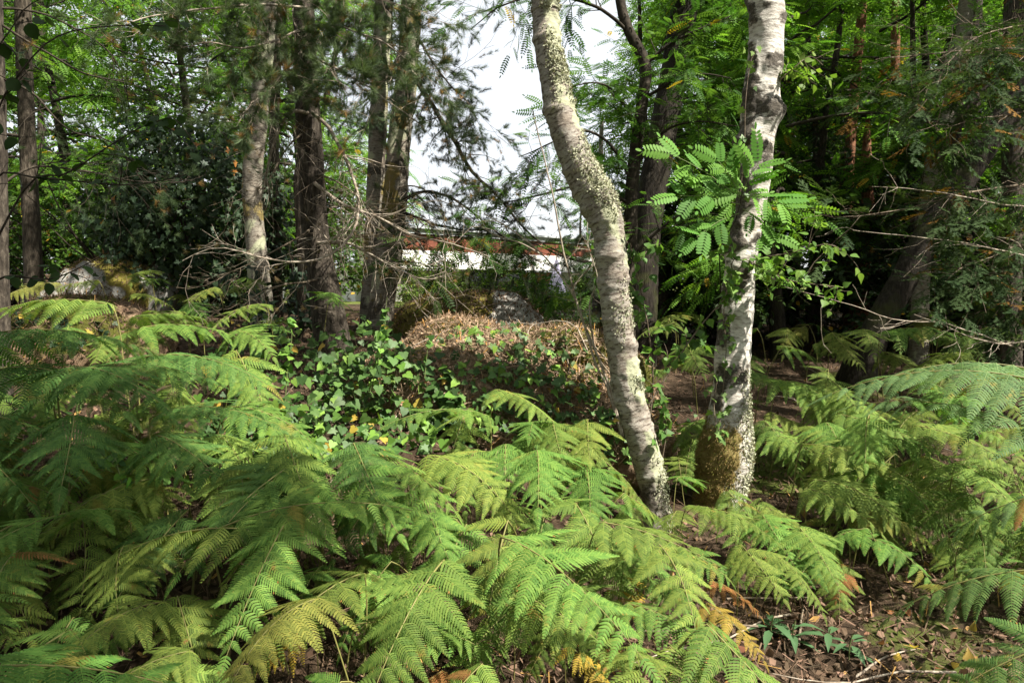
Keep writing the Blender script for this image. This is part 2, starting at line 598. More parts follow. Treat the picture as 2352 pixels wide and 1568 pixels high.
g1x = np.concatenate([np.linspace(-130, -8.2, 40), np.arange(-8, 8.01, 0.08), np.linspace(8.2, 130, 40)])
g1y = np.concatenate([np.linspace(-40, 0.8, 30), np.arange(1, 13.01, 0.08), np.linspace(13.3, 160, 60)])
GX, GY = np.meshgrid(g1x, g1y)
GZ = terrain(GX, GY)
idx = np.arange(GX.size).reshape(GX.shape)
GF = np.stack([idx[:-1, :-1], idx[:-1, 1:], idx[1:, 1:], idx[1:, :-1]], -1).reshape(-1, 4)
gm = smooth(0.1, 0.5, fbm(np.stack([GX, GY, GX * 0], -1) * 0.5, 3, 12)) * 0.6 + 0.6 * smooth(16, 24, GY)
ground = ob('ground', mk('ground', np.stack([GX, GY, GZ], -1).reshape(-1, 3), GF, M_GROUND, {'moss': gm.ravel()}))
ground['kind'] = 'structure'


def icosphere(sub):
    t = (1 + 5 ** .5) / 2
    V = unit(np.array([(-1, t, 0), (1, t, 0), (-1, -t, 0), (1, -t, 0), (0, -1, t), (0, 1, t), (0, -1, -t), (0, 1, -t), (t, 0, -1), (t, 0, 1), (-t, 0, -1), (-t, 0, 1)], float))
    F = np.array([(0, 11, 5), (0, 5, 1), (0, 1, 7), (0, 7, 10), (0, 10, 11), (1, 5, 9), (5, 11, 4), (11, 10, 2), (10, 7, 6), (7, 1, 8), (3, 9, 4), (3, 4, 2), (3, 2, 6), (3, 6, 8), (3, 8, 9), (4, 9, 5), (2, 4, 11), (6, 2, 10), (8, 6, 7), (9, 8, 1)])
    for _ in range(sub):
        E = np.sort(np.concatenate([F[:, [0, 1]], F[:, [1, 2]], F[:, [2, 0]]]), 1)
        u, inv = np.unique(E, axis=0, return_inverse=True)
        inv = inv.reshape(3, -1) + len(V)
        V = np.concatenate([V, unit(V[u].mean(1))])
        a, b, c = inv
        F = np.concatenate([np.stack([F[:, 0], a, c], 1), np.stack([F[:, 1], b, a], 1), np.stack([F[:, 2], c, b], 1), np.stack([a, b, c], 1)])
    return V, F


# ------------------------------------------------------------------ leaf shapes
def strip_leaf(st, fold=0.15, curl=0.12, petiole=0.0):
    """blade as a folded strip: st = [(x, half width)], x along the midrib, unit length"""
    V, F = [], []
    for i, (x, w) in enumerate(st):
        z = -curl * x * x
        V += [(x + petiole, 0, z), (x + petiole, w, z + fold * w), (x + petiole, -w, z + fold * w)]
    for i in range(len(st) - 1):
        a, b = i * 3, i * 3 + 3
        F += [(a, b, b + 1, a + 1), (a, a + 2, b + 2, b)]
    return np.array(V, float), np.array(F)


def polar_leaf(rim, fold=0.12, curl=0.2):
    V = [(0.0, 0.0, 0.0)]
    for x, y in rim:
        V.append((x, y, fold * abs(y) - curl * x * x * 0.6 - 0.25 * y * y))
    n = len(rim)
    F = [(0, i + 1, i + 2) for i in range(n - 1)]
    return np.array(V, float), np.array(F)


BIRCH_LEAF = strip_leaf([(0, .02), (.10, .26), (.22, .37), (.36, .38), (.52, .29), (.72, .15), (1, .0)], 0.2, 0.15, 0.18)
HAZEL_LEAF = strip_leaf([(0, .04), (.08, .28), (.25, .43), (.5, .45), (.72, .34), (.9, .14), (1, .0)], 0.12, 0.2, 0.12)
LAUREL_LEAF = strip_leaf([(0, .02), (.2, .13), (.45, .19), (.7, .14), (1, .0)], 0.25, 0.25, 0.05)
DIAMOND = strip_leaf([(0, .02), (.4, .30), (.75, .22), (1, .02)], 0.2, 0.15)
SIMPLE = (np.array([(0, 0, 0), (.45, .30, .06), (1, 0, -.08), (.45, -.30, .06)], float), np.array([(0, 1, 2), (0, 2, 3)]))
IVY_LEAF = polar_leaf([(-.18, .04), (-.25, .30), (-.02, .50), (.18, .36), (.42, .30), (.62, .12), (.80, 0), (.62, -.12), (.42, -.30), (.18, -.36), (-.02, -.50), (-.25, -.30), (-.18, -.04)])
IVY_LOBED = polar_leaf([(-.12, .03), (-.25, .28), (.0, .27), (.10, .55), (.27, .25), (.50, .20), (.82, 0), (.50, -.20), (.27, -.25), (.10, -.55), (.0, -.27), (-.25, -.28), (-.12, -.03)])


def locust_leaf(pairs=7, tmpl=SIMPLE, ll=0.17, droop=0.25):
    V, Fs = MB(), None
    for i in range(pairs):
        x = 0.14 + 0.80 * i / (pairs - 0.2)
        z = -droop * x * x
        l = ll * (0.75 + 0.5 * math.sin(math.pi * (i + 1) / (pairs + 1)))
        for s in (1, -1):
            M = basis(np.array([[0.35, s, -0.12]]), np.array([[0.1, 0, 1]]))[0] * l
            V.add(tmpl[0] @ M.T + np.array([x, 0, z]), tmpl[1])
    V.add(tmpl[0] * ll + np.array([0.96, 0, -droop]), tmpl[1])
    st = 0.006
    V.add(np.array([(0, -st, 0), (0, st, 0), (.5, 0.6 * st, -droop * .25), (.5, -.6 * st, -droop * .25), (1, 0, -droop)]), [np.array([(0, 1, 2, 3)]), np.array([(3, 2, 4)])])
    A = np.concatenate(V.V)
    quads = [np.concatenate(f) for f in V.F.values()]
    return A, quads


LOCUST = locust_leaf()
LOCUST_FINE = locust_leaf(8, strip_leaf([(0, .06), (.5, .23), (1, .04)], 0.1, 0.08), 0.165)
LOCUST_BIG = locust_leaf(8, strip_leaf([(0, .05), (.25, .20), (.6, .23), (.88, .15), (1, .03)], 0.1, 0.08), 0.215)


def needle_tuft(rng, n=46, ln=0.8, w=0.013, shoot=0.55):
    V, F = [], []
    for i in range(n):
        x = shoot * rng.random()
        a = rng.random() * 6.283
        tilt = rng.uniform(0.35, 1.1)
        d = np.array([math.cos(tilt), math.sin(tilt) * math.cos(a), math.sin(tilt) * math.sin(a)])
        s = unit(np.cross(d, rng.normal(size=3))) * w
        b = np.array([x, 0, 0])
        k = len(V)
        l = ln * rng.uniform(.7, 1.1)
        V += [b - s, b + s, b + d * l]
        F.append((k, k + 1, k + 2))
    return np.array(V), np.array(F)


def fir_spray(rng, n=26, ln=0.14, w=0.016):
    """flat twig with short needles both sides, two side twigs"""
    V, F = [], []

    def tw(o, d, L, m):
        s = np.array([-d[1], d[0], 0])
        for i in range(m):
            t = (i + .5) / m
            for q in (1, -1):
                b = o + d * L * t
                nd = unit(d * .6 + s * q + np.array([0, 0, rng.uniform(-.3, .5)]))
                k = len(V)
                u = d * w
                V.extend([b - u, b + u, b + nd * ln * rng.uniform(.7, 1.1) * (1 - .4 * t)])
                F.append((k, k + 1, k + 2))
    tw(np.array([0., 0, 0]), np.array([1., 0, 0]), 1.0, n)
    for t, q in ((.25, 1), (.4, -1), (.55, 1), (.7, -1)):
        tw(np.array([t, 0, 0]), unit(np.array([.75, .65 * q, -.1])), .5 * (1 - t * .5), n // 2)
    return np.array(V), np.array(F)


_r0 = np.random.default_rng(5)
TUFT = needle_tuft(_r0)
TUFT_THIN = needle_tuft(_r0, 18, 0.8, 0.014, 0.3)
FIRS = fir_spray(_r0, 13, 0.15, 0.03)


def pinnate(rng, S, D, L, n, ang=0.9, droop=0.15, jit=0.25, scale=(0.8, 1.1), nrm=(0, 0, 1), njit=0.35, tip=True, t0=0.1):
    """leaf frames along twigs: S starts, D directions, L lengths (N); n leaves each side-alternating. Returns pos, M"""
    N = len(S)
    t = np.linspace(t0, 1, n)
    sag = 0.12
    P = S[:, None] + D[:, None] * (L[:, None] * t[None])[..., None]
    P[..., 2] -= sag * (L[:, None] * t[None] ** 2)
    up = np.broadcast_to(np.asarray(nrm, float), D.shape)
    side = unit(np.cross(up, D))
    sg = np.where(np.arange(n) % 2 == 0, 1.0, -1.0)
    a = np.full(n, ang)
    if tip:
        a[-1] = 0.05
    ax = D[:, None] * np.cos(a)[None, :, None] + side[:, None] * (np.sin(a) * sg)[None, :, None]
    ax = ax + rng.normal(scale=jit, size=ax.shape)
    ax[..., 2] -= droop
    nm = np.broadcast_to(up[:, None], ax.shape) + rng.normal(scale=njit, size=ax.shape)
    M = basis(ax.reshape(-1, 3), nm.reshape(-1, 3))
    sc = rng.uniform(scale[0], scale[1], size=len(M))
    return P.reshape(-1, 3), M * sc[:, None, None]


# ------------------------------------------------------------------ limbs, twigs and crowns
def wander(rng, p, d, L, n, bend, grav=0.0):
    P = [np.array(p, float)]
    d = unit(d)
    for i in range(n):
        d = unit(d + rng.normal(scale=bend, size=3) + np.array([0, 0, grav]))
        P.append(P[-1] + d * L / n)
    return np.array(P)


def limbs_and_twigs(rng, z0, z1, R, nl, nt, tl, rise=0.35, r0=0.03, lean=(0, 0)):
    """limbs spreading from a stem on the z axis between z0 and z1; twigs along them.
    Returns limb tubes (MB) and twig arrays"""
    mb = MB()
    S, D, L = [], [], []
    for i in range(nl):
        t = (i + rng.random()) / nl
        z = z0 + (z1 - z0) * t
        az = i * 2.4 + rng.normal(scale=.4)
        w = R * (0.55 + 0.45 * math.sin(math.pi * min(1, .15 + t * .85)))* rng.uniform(.7, 1.1)
        d = np.array([math.cos(az), math.sin(az), rise + rng.normal(scale=.15)])
        p0 = np.array([lean[0] * z, lean[1] * z, z])
        P = wander(rng, p0, d, w, 7, .16, -.03)
        Q = resample(P, 12)
        mb.add(*tube(Q, np.linspace(r0 * (1 - .5 * t), .005, 12), 5)[:2])
        for k in range(nt):
            s = rng.uniform(.25, 1) ** .8
            j = min(int(s * 11), 10)
            q = Q[j] + rng.normal(scale=.10 * tl, size=3)
            dd = unit(unit(Q[j + 1] - Q[j]) * .6 + rng.normal(scale=.7, size=3) * np.array([1, 1, .5]))
            S.append(q)
            D.append(dd)
            L.append(tl * rng.uniform(.6, 1.2))
    S, D, L = np.array(S), np.array(D), np.array(L)
    for s, d, l in zip(S, D, L):
        e = s + d * l
        m = s + d * l * .5 + np.array([0, 0, -.03 * l])
        e[2] -= .12 * l
        mb.add(*tube(np.array([s, m, e]), [.006, .004, .002], 3)[:2])
    return mb, S, D, L


def crown_set(kind, seed, z0, z1, R, nl, nt, tl, nleaf, lsc, bark, rise=0.35, r0=0.03):
    """meshes (limbs, crown) in local coordinates, shared by copies"""
    rng = np.random.default_rng(seed)
    mb, S, D, L = limbs_and_twigs(rng, z0, z1, R, nl, nt, tl, rise, r0)
    fb = MB()
    if kind == 'locust':
        P, M = pinnate(rng, S, D, L, nleaf, 1.0, .2, .25, (.8 * lsc, 1.2 * lsc))
        V, F, A = batch(*LOCUST, M, P, rng.random(len(P)))
        mt = M_ROB
    elif kind == 'broad':
        P, M = pinnate(rng, S, D, L, nleaf, .9, .3, .4, (.7 * lsc, 1.2 * lsc), njit=.6)
        V, F, A = batch(*DIAMOND, M, P, rng.random(len(P)))
        mt = M_BRD
    elif kind == 'far':
        P, M = pinnate(rng, S, D, L, nleaf, .9, .3, .5, (.6 * lsc, 1.3 * lsc), njit=.8)
        V, F, A = batch(*SIMPLE, M, P, rng.random(len(P)))
        mt = M_BRD
    elif kind == 'pine':
        P, M = pinnate(rng, S, D, L, nleaf, .5, -.15, .3, (.8 * lsc, 1.2 * lsc))
        V, F, A = batch(*TUFT, M, P, rng.random(len(P)))
        mt = M_NEEDLE
    else:
        P, M = pinnate(rng, S, D, L, nleaf, .8, .35, .15, (.8 * lsc, 1.2 * lsc), njit=.25)
        V, F, A = batch(*FIRS, M, P, rng.random(len(P)))
        mt = M_FIR
    fb.add(V, F, A)
    return mb.mesh(kind + '_limbs', bark), fb.mesh(kind + '_crown', mt, smooth_=False)


def trunk_mesh(C, base, name, mat, nseg=20, step=0.05, bumps=0.06, vert=0.3, seed=0, extra=None, deep=0.0):
    """C: rows x,y,z,radius. Furrowed or knobbly stem, world -> local to base"""
    C = np.asarray(C, float)
    Ltot = np.linalg.norm(np.diff(C[:, :3], axis=0), axis=1).sum()
    n = max(int(Ltot / step), 8)
    Q = resample(C, n)
    P, R = Q[:, :3], np.maximum(Q[:, 3], .004)
    T, N, B = frames(P)
    a = np.linspace(0, 2 * math.pi, nseg, endpoint=False)
    ring = N[:, None] * np.cos(a)[None, :, None] + B[:, None] * np.sin(a)[None, :, None]
    X = P[:, None] + ring * R[:, None, None]
    nz = fbm(X * np.array([1, 1, vert]) * (1.2 / max(R.mean(), .02)) * .6, 4, seed + 1)
    disp = R[:, None] * bumps * nz
    if deep:
        rg = 1 - np.abs(vnoise(X * np.array([1, 1, .22]) * 26, seed + 5))
        disp = disp - deep * smooth(.78, 1, rg)
    d = np.concatenate([[0], np.cumsum(np.linalg.norm(np.diff(P, axis=0), axis=1))])
    at_ = {}
    if extra is not None:
        dd, at_ = extra(X, a[None, :], d[:, None], ring)
        disp = disp + dd
    X = X + ring * disp[..., None]
    i = np.arange(n - 1)[:, None] * nseg
    j = np.arange(nseg)[None]
    k = (j + 1) % nseg
    F = np.stack([i + j, i + k, i + nseg + k, i + nseg + j], -1).reshape(-1, 4)
    uv = np.stack([np.broadcast_to(np.abs(a[None] / math.pi - 1), X.shape[:2]), np.broadcast_to(d[:, None], X.shape[:2])], -1).reshape(-1, 2)
    me = mk(name, X.reshape(-1, 3) - base, F, mat, {q: v.ravel() for q, v in at_.items()}, uv)
    return me, X, ring, d


def px_path(rows, scale=1.0):
    """rows: px, py, depth, width in px -> world x,y,z,radius"""
    out = []
    for px, py, d, w in rows:
        p = at(px, py, d)
        out.append([*p, w * d / FPX / 2 * scale])
    return out


def extend_up(C, h, top_r, rng):
    """carry a stem on above the frame to height h with taper"""
    C = [list(c) for c in C]
    p, q = np.array(C[0]), np.array(C[1])
    d = unit(p[:3] - q[:3])
    d = unit(d + np.array([0, 0, .6]))
    steps = max(int((h - p[2]) / 1.2), 1)
    add = []
    for i in range(steps):
        f = (i + 1) / steps
        d = unit(d + rng.normal(scale=.05, size=3) + np.array([0, 0, .1]))
        nxt = np.array((add[-1] if add else C[0])[:3]) + d * (h - p[2]) / steps
        add.append([*nxt, p[3] * (1 - f) + top_r * f])
    return add[::-1] + C


# ------------------------------------------------------------------ the house beyond the clearing
def box(mb, c, s, M=np.eye(3)):
    V = np.array([(x, y, z) for x in (-.5, .5) for y in (-.5, .5) for z in (-.5, .5)]) * np.array(s)
    F = np.array([(0, 1, 3, 2), (4, 6, 7, 5), (0, 4, 5, 1), (2, 3, 7, 6), (0, 2, 6, 4), (1, 5, 7, 3)])
    mb.add((V + np.array(c)) @ M.T, F)


def boxpart(name, mat, parent, boxes):
    mb = MB()
    for c, s in boxes:
        box(mb, c, s)
    return ob(name, mb.mesh(name, mat, smooth_=False), parent)


HA = np.array([-3.75, 26.0])
HB = np.array([4.1, 35.2])
hdir = unit(HB - HA)
house = thing('house', 'low modern white house with red slatted cladding under a grey roof edge', 'house', (HA[0], HA[1], 0), math.atan2(hdir[1], hdir[0]))
# local: x along the front, -y towards the viewer, z up (eye level is 1.6)
Z = 1.6
boxpart('wall', M_WHITE, house, [((3.6, 2.0, 1.2), (3.2, .3, 1.62)), ((11.0, 2.0, 1.2), (4.0, .3, 1.62)), ((17.0, 2.0, 1.2), (4, .3, 1.62)), ((8.0, 9, 1.2), (16, .3, 1.62)), ((-0.35, 5.5, 1.2), (.3, 6.7, 1.62))])
boxpart('band', M_WHITE, house, [((9.2, 1.0, Z + .755), (19.6, 2.0, .65))])
boxpart('end_wall', M_SHADEDWALL, house, [((0.1, 1.2, 1.0), (.3, 1.5, 2.06))])
boxpart('cladding_board', M_CLAD, house, [((9.2, 1.02, Z + 1.37), (19.5, 1.9, .578))])
for i in range(12):
    boxpart('slat', M_CLAD, house, [((9.2, 0.055, Z + 1.103 + i * .0485), (19.56, .05, .036))])
boxpart('parapet', M_ZINC, house, [((9.2, 1.0, Z + 1.75), (19.7, 2.08, .175))])
boxpart('roof', M_ZINC, house, [((9.2, 5.0, Z + 1.875), (19.9, 10.3, .07))])
for x0, x1 in ((5.2, 9.0), (13.0, 15.0)):
    w = ob('window', None, house)
    boxpart('frame', M_FRAME, w, [(((x0 + x1) / 2, 2.0, Z + .38), (x1 - x0, .12, .1)), ((x0 + .05, 2.0, 1.18), (.1, .12, 1.5)), ((x1 - .05, 2.0, 1.18), (.1, .12, 1.5)), (((x0 + x1) / 2, 2.0, 1.15), (.08, .10, 1.5)), (((x0 + x1) / 2, 2.0, Z - .35), (x1 - x0, .11, .07))])
    for q in (0, 1):
        xm = (x0 + x1) / 2
        boxpart('pane', M_GLASS, w, [((x0 + (x1 - x0) * (.25 + .5 * q), 2.02, 1.2), ((x1 - x0) * .46, .02, 1.46))])
boxpart('wood_panel', M_WOOD, house, [((10.4, 1.72, Z + .12), (1.9, .06, .5))])
boxpart('plinth', M_FRAME, house, [((10.6, 1.70, Z - .32), (1.9, .1, .28))])
# lilac cloth, pleated, hanging before the white wall
cl = at(1278, 690, 32.3)
mbc = MB()
npl, nv = 48, 14
aa = np.linspace(0, 2 * math.pi, npl, endpoint=False)
zz = np.linspace(0, 1, nv)
rad = (0.07 + 0.36 * (1 - zz) ** 1.1)[:, None] * (1 + .22 * np.sin(aa * 9)[None] * (1 - zz * .6)[:, None])
VC = np.stack([rad * np.cos(aa)[None], rad * np.sin(aa)[None] * .6, np.broadcast_to((zz * 1.75)[:, None], rad.shape)], -1).reshape(-1, 3)
ii = np.arange(nv - 1)[:, None] * npl
jj = np.arange(npl)[None]
kk = (jj + 1) % npl
mbc.add(VC, np.stack([ii + jj, ii + kk, ii + npl + kk, ii + npl + jj], -1).reshape(-1, 4))
par = thing('closed_parasol', 'closed lilac garden parasol with pleated cloth against the white house wall', 'parasol', (cl[0], cl[1], cl[2]))
ob('cloth', mbc.mesh('parasol_cloth', M_LILAC), par)
mbp = MB()
mbp.add(*tube(np.array([(0, 0, -.5), (0, 0, 1.9)]), .025, 8)[:2])
ob('pole', mbp.mesh('parasol_pole', M_PALETWIG), par)

# ------------------------------------------------------------------ boulders
FLAKE = (np.array([(-.5, -.28, .05), (.1, -.34, -.03), (.55, 0, .08), (.1, .34, .0), (-.5, .26, .06)], float), np.array([(0, 1, 2), (0, 2, 3), (0, 3, 4)]))
NEEDLE = (np.array([(-.5, -.022, 0), (-.5, .022, 0), (.5, .02, .06), (.5, -.02, .06)], float), np.array([(0, 1, 2, 3)]))
SPIKE = (np.array([(-.12, 0, 0), (.12, 0, 0), (.02, .05, 1), (0, -.12, 0), (0, .12, 0), (-.05, 0, .9)], float), np.array([(0, 1, 2), (3, 4, 5)]))


def scatter_on(rng, V, F, n, tmpl, sc, flat=0.35, lift=0.0, want=None, prob=None):
    """copies of tmpl over the faces of a triangle mesh, lying (flat small) or any way up"""
    tri = V[F]
    nr = np.cross(tri[:, 1] - tri[:, 0], tri[:, 2] - tri[:, 0])
    ar = np.linalg.norm(nr, axis=1)
    nr = nr / np.maximum(ar[:, None], 1e-12)
    w = ar * (nr[:, 2] > (-.05 if want is None else want))
    if prob is not None:
        w = w * prob(tri.mean(1), nr)
    i = rng.choice(len(F), n, p=w / w.sum())
    r = rng.random((n, 2))
    f = r.sum(1) > 1
    r[f] = 1 - r[f]
    P = tri[i, 0] + (tri[i, 1] - tri[i, 0]) * r[:, :1] + (tri[i, 2] - tri[i, 0]) * r[:, 1:]
    nn = nr[i] + rng.normal(scale=flat, size=(n, 3))
    M = basis(rng.normal(size=(n, 3)), nn)
    s = rng.uniform(sc[0], sc[1], n)
    return batch(*tmpl, M * s[:, None, None], P + nr[i] * lift, rng.random(n)), P, nr[i]


def boulder(label, e, sub, amp, freq, mat, seed, mossf, litter=0, moss=0, cuts=0):
    c, r = ELL[e]
    c = np.array(c)
    rng = np.random.default_rng(seed)
    V, F = icosphere(sub)
    for q in range(cuts):
        n = unit(rng.normal(size=3) * np.array([1, 1, .6]))
        d = V @ n
        lim = rng.uniform(.72, .88)
        V = V - n * (np.maximum(d - lim, 0) * .85)[:, None]
    V = V * np.array(r)
    nrm = unit(V / np.array(r) ** 2)
    Wd = V + c
    V = V + nrm * (amp * fbm(Wd * freq, 5, seed) + amp * .25 * fbm(Wd * freq * 6, 3, seed + 3))[:, None]
    base = np.array([c[0], c[1], float(terrain(c[0], c[1]))])
    Wd = V + c
    ms = mossf(Wd, nrm)
    root = thing('boulder', label, 'boulder', base)
    ob('rock', mk('boulder', Wd - base, F, mat, {'moss': ms}), root)
    if litter:
        mb = MB()
        (v, f, a), _, _ = scatter_on(rng, Wd - base, F, litter, FLAKE, (.010, .032), .6, .006, .1)
        mb.add(v, f, a)
        (v, f, a), _, _ = scatter_on(rng, Wd - base, F, int(litter * 1.4), NEEDLE, (.05, .13), .22, .010, .0)
        mb.add(v, f, a)
        ob('leaf_litter', mb.mesh('boulder_litter', M_LITTER if e in (0, 4, 5, 6, 7, 8) else M_DUFF, smooth_=False), root, kind='stuff')
    if moss:
        mb = MB()
        (v, f, a), _, _ = scatter_on(rng, Wd - base, F, moss, SPIKE, (.010, .026), .6, -.002, -.3,
                                     lambda P, n: smooth(.3, .7, mossf(P + base, n)) + 1e-4)
        mb.add(v, f, a)
        ob('moss', mb.mesh('boulder_moss', M_MOSS, smooth_=False), root, kind='stuff')
    return root, Wd, F


def mossn(seed, freq, lo, hi, upb=0.3):
    return lambda P, n: smooth(lo, hi, fbm(P * freq, 3, seed) + upb * n[:, 2])


MOUND, MW, MF = boulder('broad mound of rock under sunlit dead leaves, moss and ivy beside the leaning birch', 0, 5, .11, 2.1, M_EARTH, 3,
                        lambda P, n: np.clip(smooth(-.05, .3, fbm(P * 1.7, 3, 4)) + smooth(.25, .6, P[:, 0]) * smooth(.85, 1.1, P[:, 2]), 0, 1), 9000, 9000)
REAR, RW, RF = boulder('grey rock outcrop with brown litter and moss before the house', 1, 5, .11, 1.9, M_ROCK, 8,
                       lambda P, n: np.clip(smooth(-.6, -.25, fbm(P * 1.9, 3, 21)) * (1 - smooth(-.30, -.10, P[:, 0]) * smooth(1.05, 1.2, P[:, 2]) * (P[:, 0] < .35)), 0, 1), 2600, 9000, 4)
boulder('pale grey sloping rock slab beside the dark ivy thicket', 2, 5, .16, 1.6, M_ROCK, 12, mossn(31, 1.6, -.2, .15, .1), 1800, 7000, 9)
boulder('low boulder with yellow moss and ivy among the ferns', 3, 5, .09, 1.8, M_EARTH, 15, mossn(36, 1.5, -.05, .35, .25), 1800, 6000)
SIDE, SW, SF = boulder('small mossy boulder with a bright moss cushion at the foot of the leaning birch', 4, 5, .07, 2.2, M_EARTH, 18, mossn(41, 1.8, -.2, .2, .25), 2600, 6000)

boulder('mossy stone lump on the mound crest next to the leaning birch', 5, 4, .05, 3.5, M_EARTH, 61, mossn(51, 2.5, -.5, -.1, .3), 500, 5000)
boulder('litter covered stone lump on the mound crest before the rock outcrop', 6, 4, .06, 3.5, M_EARTH, 62, mossn(52, 2.5, .0, .3, .1), 900, 1500)
boulder('yellow mossy stone half hidden behind the leaning birch', 7, 4, .05, 3.5, M_EARTH, 63, mossn(53, 2.5, -.5, -.1, .3), 200, 4000)
boulder('low stone lump under dead needles in the middle of the mound', 8, 4, .05, 3.5, M_EARTH, 64, mossn(54, 2.5, .1, .35, .1), 700, 1200)

# litter on the forest floor
rl = np.random.default_rng(77)
mbl = MB()
n = 34000
d = 1.9 + 9.0 * rl.random(n) ** 1.6
px = rl.uniform(-100, 2450, n)
X = (px - 1176) / FPX * d
Zg = terrain(X, d)
e = .02
nx = np.stack([-(terrain(X + e, d) - Zg) / e, -(terrain(X, d + e) - Zg) / e, np.ones(n)], -1)
M = basis(rl.normal(size=(n, 3)), unit(nx) + rl.normal(scale=.35, size=(n, 3)))
h2 = n // 2
s = rl.uniform(.015, .05, n)
mbl.add(*batch(*FLAKE, M[:h2] * s[:h2, None, None], np.stack([X, d, Zg + .008], -1)[:h2], rl.random(h2)))
s = rl.uniform(.05, .15, n)
mbl.add(*batch(*NEEDLE, M[h2:] * s[h2:, None, None], np.stack([X, d, Zg + .012], -1)[h2:], rl.random(n - h2)))
lit = ob('leaf_litter', mbl.mesh('leaf_litter', M_DUFF, smooth_=False))
tag(lit, 'brown dead leaves and needles covering the forest floor', 'leaf litter', kind='stuff')

# ------------------------------------------------------------------ the two birches
LIGHT_SIDE = unit(np.array([.85, -.5, 0]))


def zpx(py, d):
    return at(1176, py, d)[2]


def birch1_extra(X, a, s, ring):
    z = X[..., 2]
    fr = ring @ LIGHT_SIDE
    nz = fbm(X * 7, 4, 51)
    lich = smooth(.0, .65, fr) * smooth(-.35, .15, nz) * (0.35 + .65 * smooth(zpx(620, 4.6), zpx(480, 4.6), z)) * smooth(zpx(560, 4.6) - 2, zpx(560, 4.6) - .3, z + 1.2)
    lich = np.clip(lich + .7 * smooth(.2, .8, fr) * smooth(.05, .3, fbm(X * 4, 3, 60)), 0, 1)
    # fissured, swollen bend and the scars lower down
    bend = np.exp(-((z - zpx(440, 4.6)) / .16) ** 2)
    low = np.exp(-((z - zpx(920, 4.6)) / .16) ** 2)
    dark = np.clip(.75 * bend * smooth(.0, .4, fbm(X * 9, 3, 70)) + .8 * low * smooth(-.1, .3, fbm(X * 8, 3, 71)), 0, 1)
    dark = np.clip(dark + .9 * smooth(zpx(1010, 4.6), zpx(1080, 4.6), z) * smooth(-.3, .3, fbm(X * 6, 3, 73)), 0, 1)
    ringn = vnoise(np.stack([a * .7 + X[..., 0] * 0, s * 26 + 0 * a, X[..., 0] * 2], -1), 80)
    dd = .009 * smooth(.2, .8, ringn) + .006 * fbm(X * np.array([9, 9, 22]), 3, 85) + .018 * bend * fbm(X * 16, 3, 81) + .020 * low * fbm(X * 15, 3, 82) + .012 * np.clip(lich, 0, 1) * smooth(0, .5, fbm(X * 30, 2, 83))
    for py, side, amp in ((255, -1, .02), (85, -1, .018), (640, 1, .012), (790, .6, .016), (590, -.3, .012), (690, .2, .010)):
        k = np.exp(-((z - zpx(py, 4.6)) / .028) ** 2)
        dd = dd + amp * k * smooth(.2, .9, ring @ unit(np.array([side, -.5, 0])))
    # deep cracks
    crack = np.exp(-((z - zpx(430, 4.6)) / .10) ** 2) * smooth(.55, .85, 1 - np.abs(vnoise(X * np.array([14, 14, 5]), 84)) * 2.2) * smooth(.1, .5, fr)
    dd = dd - .03 * crack
    dark = np.clip(dark + crack, 0, 1)
    moss = smooth(zpx(1060, 4.6), zpx(1130, 4.6), -z + 2 * zpx(1095, 4.6)) * 0 + .9 * smooth(zpx(1010, 4.6), zpx(1060, 4.6), z) * smooth(.1, .5, fbm(X * 5, 3, 90)) * smooth(-.2, .6, fr)
    return dd, {'lichen': lich, 'dark': dark, 'moss': moss}


def lichen_part(X, ring, sel, n, seed, base, parent, sc=(.008, .026)):
    rng = np.random.default_rng(seed)
    w = sel.ravel()
    i = rng.choice(w.size, n, p=w / w.sum())
    P = X.reshape(-1, 3)[i] + rng.normal(scale=.006, size=(n, 3))
    nr = ring.reshape(-1, 3)[i]
    M = basis(rng.normal(size=(n, 3)), nr + rng.normal(scale=.5, size=(n, 3)))
    s = rng.uniform(*sc, n)
    mb = MB()
    mb.add(*batch(*FLAKE, M * s[:, None, None], P + nr * .003 - base, rng.random(n)))
    return ob('lichen', mb.mesh('lichen', M_LICHEN, smooth_=False), parent, kind='stuff')


rb = np.random.default_rng(11)
D1 = 4.6
C1 = px_path([(1252, -40, D1 + .1, 66), (1253, 40, D1 + .1, 66), (1262, 130, D1 + .05, 68), (1290, 270, D1, 76), (1326, 375, D1, 84), (1366, 450, D1, 92), (1392, 510, D1, 86), (1402, 580, D1, 77), (1411, 680, D1, 75), (1424, 780, D1, 73), (1439, 880, D1, 78), (1457, 955, D1, 74), (1483, 1045, D1, 76), (1500, 1130, D1, 66), (1508, 1200, D1, 70), (1512, 1275, D1, 84)], .9)
b1 = np.array(C1[-1][:3])
b1[2] = float(terrain(b1[0], b1[1]))
birch_a = thing('birch_tree', 'leaning cream birch with crusty lichen and a kinked trunk', 'tree', b1)
C1x = extend_up(C1, 8.5, .03, rb)
me, X1, ring1, _ = trunk_mesh(C1x, b1, 'leaning_birch_trunk', M_BIRCH1, 72, .012, .09, .7, 5, birch1_extra)
ob('trunk', me, birch_a)
zz1 = X1[..., 2]
lsel = smooth(.0, .6, ring1 @ LIGHT_SIDE) * smooth(-.2, .25, fbm(X1 * 5, 4, 51)) * (smooth(zpx(560, D1), zpx(440, D1), zz1) + .35 * smooth(.0, .3, fbm(X1 * 3, 2, 52))) * (zz1 < 4.2)
lichen_part(X1, ring1, lsel + 1e-9, 11000, 3, b1, birch_a, (.005, .017))
lichen_part(X1, ring1, smooth(.2, .8, ring1 @ unit(np.array([.9, -.3, 0]))) * (zz1 < zpx(860, D1)) * smooth(-.1, .3, fbm(X1 * 6, 3, 53)) + 1e-9, 2600, 4, b1, birch_a, (.005, .017))


